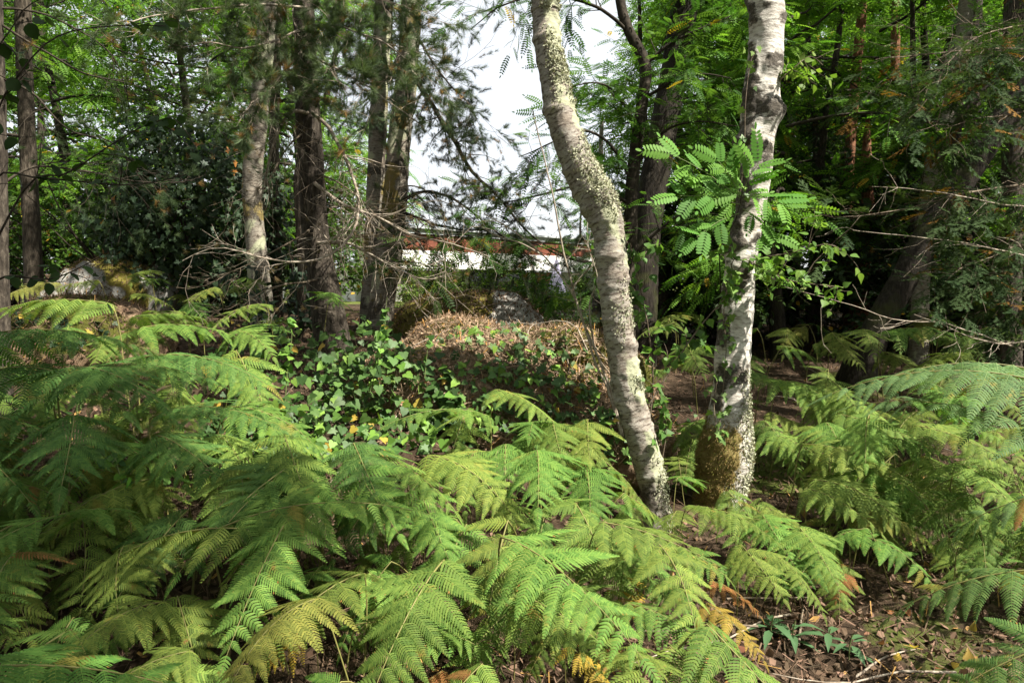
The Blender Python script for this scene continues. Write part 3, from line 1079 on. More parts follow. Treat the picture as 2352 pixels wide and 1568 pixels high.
def birch2_extra(X, a, s, ring):
    z = X[..., 2]
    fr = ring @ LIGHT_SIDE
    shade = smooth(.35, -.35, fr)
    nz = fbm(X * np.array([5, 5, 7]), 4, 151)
    dark = smooth(.05, .4, nz + .45 * shade - .1)  # black bark, plus the shaded side's darkness put into the colour
    for py, sd, wd in ((150, .3, .09), (255, .6, .10), (350, -.2, .10), (40, .0, .08), (430, .1, .07), (640, -.4, .14), (860, .1, .10)):
        dark = np.maximum(dark, np.exp(-((z - zpx(py, 5.0)) / wd) ** 2) * smooth(-.15, .25, fbm(X * 6, 3, 160 + py) + .3 * (ring @ unit(np.array([sd, -.8, 0])))))
    ringn = vnoise(np.stack([a * .7 + X[..., 0] * 0, s * 22 + 0 * a, X[..., 0] * 2], -1), 180)
    dd = .004 * ringn + .028 * np.clip(dark, 0, 1) * np.maximum(fbm(X * 13, 3, 181) + .25, -.2)
    knob = np.exp(-((z - zpx(262, 5.0)) / .09) ** 2) * smooth(.1, .8, ring @ unit(np.array([1, -.3, 0])))
    knob2 = np.exp(-((z - zpx(330, 5.0)) / .10) ** 2) * smooth(.1, .8, ring @ unit(np.array([-1, -.3, 0])))
    dd = dd + .045 * knob + .035 * knob2
    moss = smooth(zpx(930, 5.0), zpx(1010, 5.0), z) * smooth(.98, .5, fr - .3 * nz) + .4 * smooth(zpx(1120, 5.0), zpx(1180, 5.0), z)
    moss = np.clip(moss, 0, 1)
    dd = dd + .030 * moss * np.maximum(fbm(X * 9, 4, 190) + .35, 0)
    lich = .8 * smooth(.1, .6, fr) * smooth(0, .35, fbm(X * 9, 4, 152)) * smooth(zpx(830, 5.0), zpx(930, 5.0), z)
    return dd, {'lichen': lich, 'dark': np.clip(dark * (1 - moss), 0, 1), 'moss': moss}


D2 = 5.0
C2 = px_path([(1758, -40, D2, 88), (1760, 30, D2, 86), (1757, 130, D2, 82), (1747, 230, D2, 86), (1740, 320, D2, 80), (1736, 400, D2, 72), (1722, 500, D2, 68), (1702, 600, D2, 74), (1694, 700, D2, 78), (1684, 800, D2, 86), (1678, 900, D2, 90), (1674, 970, D2, 104), (1668, 1050, D2, 124), (1660, 1110, D2, 118), (1652, 1165, D2, 114), (1650, 1230, D2, 128)], .92)
b2 = np.array(C2[-1][:3])
b2[2] = float(terrain(b2[0], b2[1]))
birch_b = thing('birch_tree', 'upright white birch with black scars and a mossy swollen base', 'tree', b2)
C2x = extend_up(C2, 8.8, .04, rb)
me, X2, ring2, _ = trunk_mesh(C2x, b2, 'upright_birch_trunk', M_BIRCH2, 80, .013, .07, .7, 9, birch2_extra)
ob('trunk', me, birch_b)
zz2 = X2[..., 2]
lichen_part(X2, ring2, smooth(.0, .7, ring2 @ LIGHT_SIDE) * smooth(zpx(820, D2), zpx(950, D2), zz2) * smooth(-.2, .2, fbm(X2 * 5, 3, 152)) + 1e-9, 5000, 13, b2, birch_b, (.005, .018))
rngm = np.random.default_rng(66)
wsel = (smooth(zpx(930, D2), zpx(1000, D2), zz2) * smooth(.95, .4, ring2 @ LIGHT_SIDE - .3 * fbm(X2 * 5, 4, 151))).ravel() + 1e-9
ii = rngm.choice(wsel.size, 9000, p=wsel / wsel.sum())
mb = MB()
Mm = basis(rngm.normal(size=(9000, 3)), ring2.reshape(-1, 3)[ii] + rngm.normal(scale=.7, size=(9000, 3)) + np.array([0, 0, -.3]))
mb.add(*batch(*SPIKE, Mm * rngm.uniform(.010, .030, 9000)[:, None, None], X2.reshape(-1, 3)[ii] + rngm.normal(scale=.004, size=(9000, 3)) - b2, rngm.random(9000)))
M_MOSSBR = leaf_mat('brown_moss', 0.85, 0.2, 0.1, fixed=(0.24, 0.17, 0.07), dry=(0.19, 0.19, 0.04), dry_at=0.75, vary=0.9)
ob('moss', mb.mesh('birch_moss', M_MOSSBR, smooth_=False), birch_b, kind='stuff')

# birch crowns, high above the frame
BL, BC = crown_set('broad', 301, 0.0, 3.6, 1.5, 11, 13, .5, 7, .07, M_TWIG, .5, .025)
for root, C, rot in ((birch_a, C1x, 0.3), (birch_b, C2x, 2.1)):
    p = np.array(C[3][:3]) - np.array(root.location)
    Mx = Matrix.Translation([float(v) for v in p]) @ Matrix.Rotation(rot, 4, 'Z')
    ob('branch', BL, root, Mx)
    ob('crown', BC, root, Mx, (.075, .15, .03))

# ------------------------------------------------------------------ other trunks that can be told apart
LOC = {}
for v in range(3):
    LOC[v] = crown_set('locust', 400 + v, 0.0, 5.2, 2.3, 20, 17, .75, 8, .27, M_DARKTWIG, .15, .035)
PIN = {v: crown_set('pine', 430 + v, 0.0, 4.2, 1.7, 20, 15, .55, 6, .11, M_DARKTWIG, .05, .03) for v in range(2)}
FIR = {v: crown_set('fir', 450 + v, 0.0, 6.5, 1.9, 38, 10, .6, 5, .22, M_DARKTWIG, -.25, .025) for v in range(2)}
FAR = {v: crown_set('far', 470 + v, 0.0, 9.0, 3.6, 34, 26, 1.0, 9, .17, M_DARKTWIG, .35, .06) for v in range(3)}
SHR = {v: crown_set('broad', 490 + v, 0.1, 1.3, 0.9, 16, 12, .45, 8, .085, M_DARKTWIG, .9, .012) for v in range(3)}

TR = np.random.default_rng(21)
G_LOC = (.075, .165, .023)
G_LOCB = (.098, .205, .028)
G_PINE = (.058, .090, .042)
G_FIR = (.028, .050, .022)
G_IVY = (.035, .065, .022)


def put_crown(root, crown, p, rot, s, color):
    Mx = Matrix.Translation([float(v) for v in (np.asarray(p) - np.array(root.location))]) @ Matrix.Rotation(rot, 4, 'Z') @ Matrix.Diagonal((s, s, s, 1))
    ob('branch', crown[0], root, Mx)
    ob('crown', crown[1], root, Mx, color)


def trunk_tree(name, label, rows, mat, h, crown=None, cz=None, cs=1.0, color=G_LOC, nseg=20, bumps=.1, deep=0.0, seed=0, cat='tree', extra=None, group=None):
    C = px_path(rows)
    base = np.array(C[-1][:3])
    base[2] = float(terrain(base[0], base[1]))
    C[-1][2] = min(C[-1][2], base[2] - .15)
    root = thing(name, label, cat, base, group=group)
    Cx = extend_up(C, h, .03, TR)
    me, X, ring, _ = trunk_mesh(Cx, base, name + '_trunk', mat, nseg, .03, bumps, .35, seed, extra, deep)
    ob('trunk', me, root)
    if crown is not None:
        z = cz if cz is not None else h - 3.5
        Q = np.array([c[:3] for c in Cx])
        k = np.argmin(np.abs(Q[:, 2] - z))
        put_crown(root, crown, (Q[k][0], Q[k][1], z), TR.random() * 6, cs, color)
    return root, np.array(Cx)


def grey_extra(X, a, s, ring):
    z = X[..., 2]
    return .006 * vnoise(X * 12, 3), {'lichen': smooth(.0, .4, fbm(X * 5, 4, 33)), 'dark': smooth(.0, .35, fbm(X * np.array([4, 4, 6]), 4, 34)), 'moss': smooth(.1, .4, fbm(X * 3, 3, 35)) * .8}


treeA, CA = trunk_tree('dark_tree', 'dark trunk rising beside the fern bank next to the mossy boulder', [(-14, -30, 5.2, 36), (-6, 300, 5.2, 38), (-2, 600, 5.2, 40), (0, 850, 5.2, 48), (2, 960, 5.2, 56)], M_PINE, 8, PIN[0], 5.2, 1.0, G_PINE, 24, .1, .012, 1)
trunk_tree('slim_tree', 'slim brown trunk standing behind the mossy boulder by the pale slab', [(52, -30, 9, 34), (58, 200, 9, 34), (68, 430, 9, 36), (76, 600, 9, 40), (80, 690, 9, 46)], M_BROWN, 9, PIN[1], 6.0, 1.0, G_PINE, 18, .1, .006, 2)
trunk_tree('birch_tree', 'grey mottled birch between the ivy thicket and the furrowed pine', [(618, -30, 8, 42), (600, 200, 8, 42), (580, 400, 8, 44), (585, 520, 8, 44), (600, 690, 8, 52), (602, 740, 8, 56)], M_BIRCHG, 9, FAR[0], 5.6, .35, G_LOC, 28, .1, 0, 3, extra=grey_extra)
trunk_tree('thin_tree', 'thin tan trunk close behind the grey mottled birch', [(640, -30, 9.4, 22), (630, 300, 9.4, 22), (633, 480, 9.4, 22), (636, 640, 9.4, 26)], M_BROWN, 7, None, None, 1, G_PINE, 14, .1, .004, 4)
pineE, CE = trunk_tree('pine_tree', 'dark furrowed pine trunk at the top of the ivy bank', [(696, -30, 6.6, 50), (700, 80, 6.6, 50), (706, 250, 6.6, 56), (715, 400, 6.6, 58), (728, 560, 6.6, 62), (748, 690, 6.6, 72), (766, 800, 6.6, 86), (772, 850, 6.6, 100)], M_PINE, 9, PIN[0], 5.4, 1.1, G_PINE, 40, .12, .018, 5)
trunk_tree('stout_tree', 'brown trunk hidden just behind the furrowed pine', [(700, 420, 8.2, 50), (708, 560, 8.2, 52), (716, 700, 8.2, 58), (720, 760, 8.2, 62)], M_BROWN, 3.2, None, None, 1, G_PINE, 20, .1, .01, 6)
trunk_tree('birch_tree', 'ivy hung grey birch twinned with the banded trunk behind the mound', [(880, -30, 8.4, 38), (872, 200, 8.4, 40), (864, 420, 8.4, 42), (858, 600, 8.4, 46), (856, 730, 8.4, 58), (856, 790, 8.4, 66)], M_BIRCHG, 9, FAR[1], 6.0, .32, G_LOC, 28, .1, 0, 7, extra=grey_extra)
treeG, CG = trunk_tree('birch_tree', 'banded brown birch leaning over the twin trunk behind the mound', [(946, -30, 8.0, 46), (936, 150, 8.0, 50), (918, 320, 8.0, 54), (908, 450, 8.0, 56), (892, 600, 8.0, 60), (874, 720, 8.0, 60), (868, 790, 8.0, 70)], M_BIRCHG, 8.5, PIN[1], 5.0, 1.1, G_PINE, 30, .1, .004, 8, extra=grey_extra)
treeJ, CJ = trunk_tree('locust_tree', 'black stemmed locust forking behind the leaning birch', [(1420, -30, 7.4, 22), (1440, 60, 7.4, 24), (1482, 150, 7.4, 26), (1474, 240, 7.4, 28), (1452, 420, 7.4, 30), (1446, 560, 7.4, 34), (1440, 700, 7.4, 40), (1440, 800, 7.4, 50)], M_DARKTWIG, 6, None, 2.9, .62, G_LOC, 16, .1, .003, 9)
trunk_tree('rough_tree', 'rough grey brown trunk behind the black stemmed locust', [(1580, -30, 9.2, 62), (1556, 120, 9.2, 62), (1520, 320, 9.2, 64), (1492, 480, 9.2, 66), (1474, 640, 9.2, 72), (1470, 740, 9.2, 80)], M_OAK, 9, LOC[1], 5.0, .8, G_LOC, 28, .12, .012, 10)
trunk_tree('red_pine', 'red barked pine with a straight stem before the dark firs', [(1984, -30, 11.5, 22), (1968, 150, 11.5, 22), (1952, 350, 11.5, 24), (1946, 500, 11.5, 26), (1950, 700, 11.5, 28), (1952, 800, 11.5, 30)], M_REDPINE, 10, PIN[0], 7.0, 1.0, G_PINE, 16, .1, .006, 11)
trunk_tree('red_pine', 'slimmer red barked pine between the straight pine and the holed birch', [(2058, -30, 14, 19), (2056, 280, 14, 20), (2052, 520, 14, 20), (2050, 700, 14, 22)], M_REDPINE, 10, PIN[1], 7.2, 1.0, G_PINE, 14, .1, .006, 12)
treeM, CM = trunk_tree('birch_tree', 'bent pale birch with a dark hollow behind the leaning oak', [(2215, 60, 9.6, 34), (2190, 220, 9.6, 38), (2165, 320, 9.6, 40), (2140, 400, 9.6, 40), (2126, 520, 9.6, 34), (2116, 650, 9.6, 36), (2110, 800, 9.6, 42), (2110, 880, 9.6, 50)], M_BIRCHG, 7, FAR[2], 5.2, .3, G_LOC, 26, .1, 0, 13, extra=grey_extra)
treeN, CN = trunk_tree('oak_tree', 'dark leaning oak trunk with mossy bark among the ferns', [(2420, 130, 8.2, 60), (2300, 280, 8.2, 60), (2200, 430, 8.2, 62), (2122, 560, 8.2, 62), (2060, 670, 8.2, 62), (2008, 770, 8.2, 66), (1968, 870, 8.2, 84), (1955, 950, 8.2, 96)], M_OAK, 6.5, None, 4.4, .8, (.04, .085, .018), 36, .1, .014, 14)
trunk_tree('brown_tree', 'brown trunk standing beyond the hanging fir branches', [(2330, -30, 8.8, 42), (2326, 300, 8.8, 44), (2322, 600, 8.8, 46), (2318, 850, 8.8, 54)], M_PINE, 9, PIN[0], 6, 1.0, G_PINE, 20, .1, .01, 15)
trunk_tree('brown_tree', 'narrow shaded trunk between the holed birch and the fir branches', [(2240, -30, 11, 34), (2232, 400, 11, 34), (2226, 800, 11, 40)], M_PINE, 9, PIN[1], 6.5, 1.0, G_PINE, 16, .1, .01, 16)
trunk_tree('brown_tree', 'short shaded trunk behind the foot of the leaning oak', [(1985, 480, 11, 40), (1976, 640, 11, 42), (1972, 790, 11, 48)], M_REDPINE, 4.0, None, None, 1, G_PINE, 16, .1, .01, 17)
trunk_tree('birch_tree', 'small pale birch stem in the clearing beside the leaning birch', [(1372, 560, 12, 20), (1371, 640, 12, 21), (1368, 770, 12, 22), (1367, 800, 12, 24)], M_BIRCHG, 4.2, None, None, 1, G_LOC, 16, .08, 0, 18, extra=grey_extra)
# birch hollow: a flat dark oval painted as the hole's shade, with a callus rim
hp = at(2141, 368, 9.46)
mb = MB()
tt = np.linspace(0, 2 * math.pi, 17)
mb.add(*tube(np.stack([hp[0] + .034 * np.cos(tt), np.full(17, hp[1] - .012), hp[2] + .075 * np.sin(tt)], -1), .016, 6)[:2])
ob('callus_rim', mb.mesh('callus_rim', M_BIRCHG, np.array(treeM.location)), treeM)
mb = MB()
mb.add(np.concatenate([[hp + np.array([0, -.006, 0])], np.stack([hp[0] + .034 * np.cos(tt[:-1]), np.full(16, hp[1] - .012), hp[2] + .075 * np.sin(tt[:-1])], -1)]), np.array([(0, i + 1, (i + 1) % 16 + 1) for i in range(16)]))
ob('hollow', mb.mesh('hollow', M_DARKTWIG, np.array(treeM.location)), treeM)

# ------------------------------------------------------------------ branches that hang into view
def branch_with(rng, rows, r0, r1, ntw, tl, kind, nleaf, lsc, n=26, bare=0.0, sub=0, spread=.7, tdroop=-.05):
    """a main branch along sheet points plus side twigs; returns tube MB, leaf MB"""
    P = resample(np.array([at(x, y, d) for x, y, d in rows]), n)
    P = P + .012 * np.stack([vnoise(P * 5, 1), vnoise(P * 5, 2), vnoise(P * 5, 3)], -1)
    mb, lb = MB(), MB()
    V, F, uv = tube(P, np.linspace(r0, r1, n), 7)
    mb.add(V, F, uv=uv)
    S, D, L = [], [], []
    for k in range(ntw):
        t = rng.uniform(.12, 1)
        j = min(int(t * (n - 1)), n - 2)
        d = unit(unit(P[j + 1] - P[j]) * .7 + rng.normal(scale=spread, size=3) + np.array([0, 0, tdroop]))
        l = tl * rng.uniform(.5, 1.3)
        W = wander(rng, P[j], d, l, 5, .22, tdroop * .5)
        r = max(r0 * (1 - t) * .4, .0022)
        mb.add(*tube(W, np.linspace(r, .0012, 6), 4)[:2])
        for q in range(sub):
            i = rng.integers(1, 5)
            W2 = wander(rng, W[i], unit(W[i] - W[i - 1]) + rng.normal(scale=.6, size=3), l * .45, 3, .25, 0)
            mb.add(*tube(W2, np.linspace(.0018, .0009, 4), 3)[:2])
            if rng.random() > bare:
                S.append(W2[0]), D.append(unit(W2[-1] - W2[0])), L.append(l * .45)
        if rng.random() > bare:
            S.append(W[1]), D.append(unit(W[-1] - W[1])), L.append(np.linalg.norm(W[-1] - W[1]))
    if kind and S:
        S, D, L = np.array(S), np.array(D), np.array(L)
        if kind == 'pine':
            Pp, M = pinnate(rng, S, D, L, nleaf, .35, -.1, .25, (.8 * lsc, 1.2 * lsc), t0=.6)
            tm = TUFT
        elif kind == 'locust':
            Pp, M = pinnate(rng, S, D, L, nleaf, 1.0, .2, .25, (.75 * lsc, 1.2 * lsc))
            tm = LOCUST_FINE
        elif kind == 'fir':
            Pp, M = pinnate(rng, S, D, L, nleaf, .7, .12, .12, (.8 * lsc, 1.2 * lsc), njit=.2)
            tm = FIRS
        else:
            Pp, M = pinnate(rng, S, D, L, nleaf, .8, .3, .3, (.7 * lsc, 1.2 * lsc), njit=.5)
            tm = BIRCH_LEAF
        lb.add(*batch(*tm, M, Pp, rng.random(len(Pp))))
    return mb, lb


def add_branch(root, rng, rows, bark, leafmat, color, nm='branch', **kw):
    mb, lb = branch_with(rng, rows, **kw)
    o = np.array(root.location)
    b = ob(nm, mb.mesh(nm, bark, o), root)
    if lb.n:
        ob('needles' if leafmat in (M_NEEDLE, M_FIR) else 'leaves', lb.mesh(nm + '_foliage', leafmat, o, smooth_=False), b, None, color, 'stuff')


rp = np.random.default_rng(91)
PK = dict(r0=.012, r1=.003, ntw=30, tl=.40, kind='pine', nleaf=4, lsc=.095, sub=3, bare=.2)
for rows in ([(700, 60, 6.5), (640, 90, 6.1), (560, 110, 5.8), (480, 100, 5.6), (380, 120, 5.4)],
             [(702, 20, 6.5), (600, 10, 6.0), (480, 20, 5.7), (330, 40, 5.4), (230, 90, 5.2)],
             [(704, 120, 6.5), (760, 150, 6.0), (830, 190, 5.6), (900, 240, 5.3), (960, 280, 5.2)],
             [(702, 60, 6.5), (780, 60, 6.0), (860, 90, 5.7), (940, 140, 5.5), (1000, 200, 5.4)],
             [(700, -20, 6.5), (790, -20, 6.0), (880, 0, 5.7), (980, 30, 5.5)],
             [(704, 100, 6.5), (650, 170, 6.1), (590, 220, 5.9), (545, 290, 5.7)]):
    add_branch(pineE, rp, rows, M_PALETWIG, M_NEEDLE, (.095, .135, .065), **PK)
DK = dict(r0=.018, r1=.003, ntw=30, tl=.5, kind='pine', nleaf=2, lsc=.05, sub=3, bare=.8)
for rows in ([(716, 260, 6.5), (760, 300, 6.3), (800, 380, 6.1), (822, 450, 6.0), (815, 520, 5.9), (770, 580, 5.8), (700, 600, 5.7), (610, 595, 5.6), (500, 570, 5.5), (420, 600, 5.5)],
             [(706, 262, 6.5), (670, 258, 6.4), (640, 300, 6.3), (610, 400, 6.2), (600, 470, 6.1)],
             [(720, 420, 6.5), (790, 470, 6.2), (870, 500, 6.0), (950, 540, 5.9), (1040, 560, 5.8), (1120, 590, 5.7)],
             [(730, 560, 6.5), (800, 560, 6.2), (880, 600, 6.0), (960, 640, 6.0), (1010, 640, 6.0)]):
    add_branch(pineE, rp, rows, M_PALETWIG, M_NEEDLE, (.12, .09, .04), **DK)
GK = dict(r0=.030, r1=.004, ntw=50, tl=.5, kind='pine', nleaf=5, lsc=.07, sub=4, bare=.15)
add_branch(treeG, rp, [(932, 150, 8.0), (990, 240, 7.6), (1040, 320, 7.4), (1090, 400, 7.2), (1150, 460, 7.1), (1220, 540, 7.0), (1290, 580, 6.9), (1370, 606, 6.9)], M_DARKTWIG, M_NEEDLE, (.045, .06, .035), **GK)
GK2 = dict(GK, r0=.02, ntw=34)
add_branch(treeG, rp, [(934, 40, 8.0), (980, 120, 7.5), (1030, 190, 7.2), (1090, 250, 7.0)], M_DARKTWIG, M_NEEDLE, (.05, .075, .04), **GK2)
add_branch(treeG, rp, [(930, 100, 8.0), (900, 160, 7.5), (850, 220, 7.2), (800, 260, 7.0)], M_DARKTWIG, M_NEEDLE, (.055, .08, .045), **GK2)
add_branch(treeG, rp, [(905, 480, 8.0), (960, 500, 7.7), (1020, 520, 7.4), (1080, 530, 7.2), (1160, 520, 7.0)], M_DARKTWIG, M_NEEDLE, (.05, .06, .035), **dict(GK2, bare=.5, ntw=26))
# locust boughs crossing the sky gap
LK = dict(r0=.020, r1=.004, ntw=19, tl=.5, kind='locust', nleaf=7, lsc=.20, bare=0., sub=0, tdroop=-.02)
for rows in ([(1440, 70, 7.4), (1380, 20, 7.2), (1260, -10, 7.1), (1160, 10, 7.0), (1080, 70, 7.0)],
             [(1452, 420, 7.4), (1400, 330, 7.3), (1330, 300, 7.2), (1260, 330, 7.1), (1190, 360, 7.0)],
             [(1450, 470, 7.4), (1390, 440, 7.3), (1320, 430, 7.2), (1240, 450, 7.1), (1130, 470, 7.0)],
             [(1446, 560, 7.4), (1380, 600, 7.2), (1300, 590, 7.0), (1230, 560, 6.9), (1150, 550, 6.9)],
             [(1482, 150, 7.4), (1540, 100, 7.3), (1620, 60, 7.2), (1700, 30, 7.2)],
             [(1476, 230, 7.4), (1540, 190, 7.2), (1610, 170, 7.0), (1680, 180, 6.9)],
             [(1460, 380, 7.4), (1530, 300, 7.2), (1600, 280, 7.1), (1690, 290, 7.0)],
             [(1446, 600, 7.4), (1500, 540, 7.3), (1570, 490, 7.2), (1650, 460, 7.1)],
             [(1470, 300, 7.4), (1420, 220, 7.3), (1370, 190, 7.2), (1310, 200, 7.2)]):
    add_branch(treeJ, rp, rows, M_DARKTWIG, M_ROB, (.055, .12, .022), **LK)
AK = dict(r0=.010, r1=.002, ntw=22, tl=.5, kind='pine', nleaf=3, lsc=.075, sub=2, bare=.55)
for rows in ([(2, 60, 5.2), (90, 110, 5.3), (200, 170, 5.5), (320, 200, 5.7), (430, 260, 5.9)],
             [(2, 180, 5.2), (80, 220, 5.3), (160, 300, 5.4), (260, 330, 5.6), (330, 420, 5.7)],
             [(0, 20, 5.2), (120, 40, 5.4), (260, 130, 5.6), (300, 260, 5.8)],
             [(4, 420, 5.2), (90, 380, 5.4), (220, 400, 5.6), (380, 420, 5.8), (480, 400, 6.0)]):
    add_branch(treeA, rp, rows, M_DARKTWIG, M_NEEDLE, (.055, .085, .035), **AK)
XK = dict(r0=.010, r1=.0015, ntw=16, tl=.45, kind=None, nleaf=0, lsc=0, sub=3, bare=1.0)
for rows in ([(900, 520, 8.0), (950, 560, 7.3), (1000, 600, 6.9), (1040, 660, 6.7)], [(890, 600, 8.0), (930, 620, 7.4), (980, 660, 7.0), (1010, 720, 6.8)],
             [(860, 470, 8.3), (810, 500, 7.6), (770, 560, 7.2), (730, 600, 7.0)], [(905, 430, 8.0), (960, 430, 7.6), (1030, 470, 7.3), (1110, 480, 7.1)]):
    add_branch(treeG, rp, rows, M_PALETWIG, None, None, nm='dead_branch', **XK)
for rows in ([(706, 300, 6.6), (660, 340, 6.3), (610, 420, 6.2), (560, 470, 6.1)], [(725, 520, 6.6), (660, 560, 6.2), (560, 610, 6.0), (470, 640, 5.9)], [(716, 400, 6.6), (780, 420, 6.3), (850, 480, 6.1), (900, 560, 6.0)],
             [(740, 640, 6.6), (700, 650, 6.3), (620, 660, 6.1), (540, 720, 5.9), (480, 760, 5.7)]):
    add_branch(pineE, rp, rows, M_TWIG, None, None, nm='dead_branch', **XK)
add_branch(treeG, rp, [(892, 590, 8.0), (940, 560, 7.4), (1000, 545, 7.0), (1060, 540, 6.8), (1120, 560, 6.7)], M_DARKTWIG, M_ROB, (.045, .095, .02), **dict(LK, r0=.012, ntw=24, tl=.32, lsc=.17))
add_branch(treeG, rp, [(905, 470, 8.0), (980, 440, 7.5), (1060, 470, 7.2), (1150, 540, 7.0), (1240, 600, 6.9)], M_DARKTWIG, M_NEEDLE, (.045, .06, .035), **dict(GK2, ntw=44, bare=.45))
# low dark locust spray in front of the house
add_branch(treeG, rp, [(870, 640, 8.0), (900, 610, 7.0), (940, 600, 6.6), (980, 610, 6.4), (1020, 650, 6.3)], M_DARKTWIG, M_ROB, (.03, .06, .015), **dict(LK, ntw=7, tl=.22, r0=.008))

# oak limbs and hollow wood on the right
add_branch(treeN, rp, [(2215, 400, 8.2), (2195, 340, 8.2), (2200, 290, 8.1), (2230, 240, 8.0), (2290, 180, 8.0)], M_OAK, M_ROB, G_LOC, **dict(LK, r0=.07, r1=.03, ntw=3))
add_branch(treeN, rp, [(2130, 540, 8.2), (2190, 520, 8.0), (2260, 510, 7.9), (2350, 470, 7.8)], M_OAK, M_ROB, G_LOC, **dict(LK, r0=.05, r1=.02, ntw=4))


# ------------------------------------------------------------------ a fir and a hazel that reach in from outside
def off_tree(name, label, x, y, h, r, mat, crown, cz, cs, color, cat='tree', group=None, seed=0, to=None):
    base = on_ground(x, y)
    tx, ty = to or (x, y)
    root = thing(name, label, cat, base, group=group)
    C = [[tx + .1, ty, h, .02], [tx * .75 + x * .25, ty * .75 + y * .25, h * .6 + base[2], r * .6], [x - .03, y, base[2] + 1.5, r], [x, y, base[2] - .1, r * 1.3]]
    me, _, _, _ = trunk_mesh(C, base, name + '_trunk', mat, 16, .08, .1, .35, seed, None, .008)
    ob('trunk', me, root)
    if crown:
        put_crown(root, crown, (tx, ty, base[2] + cz), seed * 1.7, cs, color)
    return root


fir = off_tree('fir_tree', 'fir with long dead tipped branches reaching over the dark ferns', 4.9, 6.2, 9.0, .12, M_PINE, FIR[0], 2.4, .5, G_FIR, seed=3)
FK = dict(r0=.011, r1=.002, ntw=24, tl=.5, kind='fir', nleaf=4, lsc=.16, sub=2, bare=.3, tdroop=-.12, spread=.5)
for rows in ([(2420, 110, 5.6), (2300, 112, 5.4), (2200, 120, 5.3), (2100, 125, 5.3), (2010, 140, 5.2)],
             [(2420, 420, 5.6), (2300, 430, 5.4), (2180, 450, 5.2), (2080, 480, 5.1), (1960, 500, 5.0)],
             [(2430, 40, 5.8), (2330, 60, 5.4), (2240, 90, 5.2), (2160, 160, 5.0)],
             [(2430, 250, 5.8), (2340, 260, 5.4), (2250, 270, 5.2), (2150, 300, 5.0)],
             [(2430, 560, 5.8), (2350, 560, 5.5), (2280, 590, 5.4), (2200, 620, 5.3)],
             [(2430, 660, 5.9), (2350, 680, 5.5), (2290, 700, 5.4)]):
    add_branch(fir, rp, rows, M_TWIG, M_FIR, (.036, .062, .022), **FK)
BK = dict(r0=.008, r1=.0015, ntw=9, tl=.35, kind=None, nleaf=0, lsc=0, sub=1, bare=1.0)
for rows in ([(2430, 480, 5.5), (2300, 470, 5.2), (2160, 440, 5.0), (2000, 430, 5.0)],
             [(2430, 600, 5.6), (2300, 575, 5.2), (2150, 550, 5.1), (1960, 530, 5.0)],
             [(2430, 830, 5.8), (2280, 780, 5.4), (2180, 745, 5.2), (2050, 730, 5.1), (1930, 690, 5.0), (1800, 660, 4.9)],
             [(2430, 760, 5.8), (2300, 790, 5.4), (2200, 760, 5.2), (2100, 720, 5.1)]):
    add_branch(fir, rp, rows, M_PALETWIG, None, None, nm='dead_branch', **BK)

hz_base = on_ground(-3.3, 3.4)
hazel = thing('hazel_shrub', 'shaded hazel shrub with broad dark leaves on long thin stems', 'shrub', hz_base)
rh = np.random.default_rng(31)
HZ_ME = mk('hazel_leaf', HAZEL_LEAF[0], HAZEL_LEAF[1], M_BRD, {'tint': np.full(len(HAZEL_LEAF[0]), .4)})
for rows, nl in (([(-80, 700, 3.4), (60, 430, 3.3), (150, 400, 3.3), (260, 330, 3.3), (330, 290, 3.3), (420, 262, 3.3)], 26),
                 ([(-90, 700, 3.4), (-20, 300, 3.3), (60, 150, 3.2), (140, 80, 3.2), (260, 60, 3.2), (380, 60, 3.2)], 24),
                 ([(-80, 700, 3.4), (-20, 420, 3.4), (100, 410, 3.4), (300, 425, 3.4), (430, 400, 3.4)], 6),
                 ([(-80, 750, 3.4), (0, 640, 3.4), (120, 640, 3.4), (230, 590, 3.4)], 12),
                 ([(-80, 700, 3.4), (-30, 200, 3.3), (30, 60, 3.3), (70, 10, 3.3), (140, -20, 3.3)], 14)):
    P = resample(np.array([at(x, y, d) for x, y, d in rows]), 24)
    mb = MB()
    mb.add(*tube(P, np.linspace(.007, .002, 24), 6)[:2])
    tws = []
    for k in range(max(nl // 4, 2)):
        j = rh.integers(8, 23)
        W = wander(rh, P[j], unit(P[min(j + 1, 23)] - P[j]) + rh.normal(scale=.6, size=3), .22, 3, .2, -.1)
        mb.add(*tube(W, [.0025, .002, .0016, .001], 4)[:2])
        tws.append(W)
    st = ob('stem', mb.mesh('hazel_stem', M_DARKTWIG, hz_base), hazel)
    for k in range(nl):
        W = tws[k % len(tws)]
        p = W[rh.integers(0, 4)] if rh.random() < .7 else P[rh.integers(10, 24)]
        ax = rh.normal(size=3) * np.array([1, .6, .4]) + np.array([.3, 0, -.45])
        M3 = basis(ax[None], (np.array([.1, -.25, 1]) + rh.normal(scale=.5, size=3))[None])[0] * rh.uniform(.045, .075)
        c = rh.uniform(.7, 1.2)
        ob('leaf', HZ_ME, st, mat4(M3, p - hz_base), (.030 * c, .058 * c, .016 * c))

# ------------------------------------------------------------------ background trees
rt = np.random.default_rng(55)


def std_trunk(name, h, r, mat, seed):
    rng = np.random.default_rng(seed)
    P = wander(rng, (0, 0, -.2), (0, 0, 1), h, 8, .05, .05)
    C = np.column_stack([P, np.linspace(r * 1.2, r * .25, 9)])[::-1]
    return trunk_mesh(C, np.zeros(3), name, mat, 12, .1, .12, .35, seed, None, .006)[0]


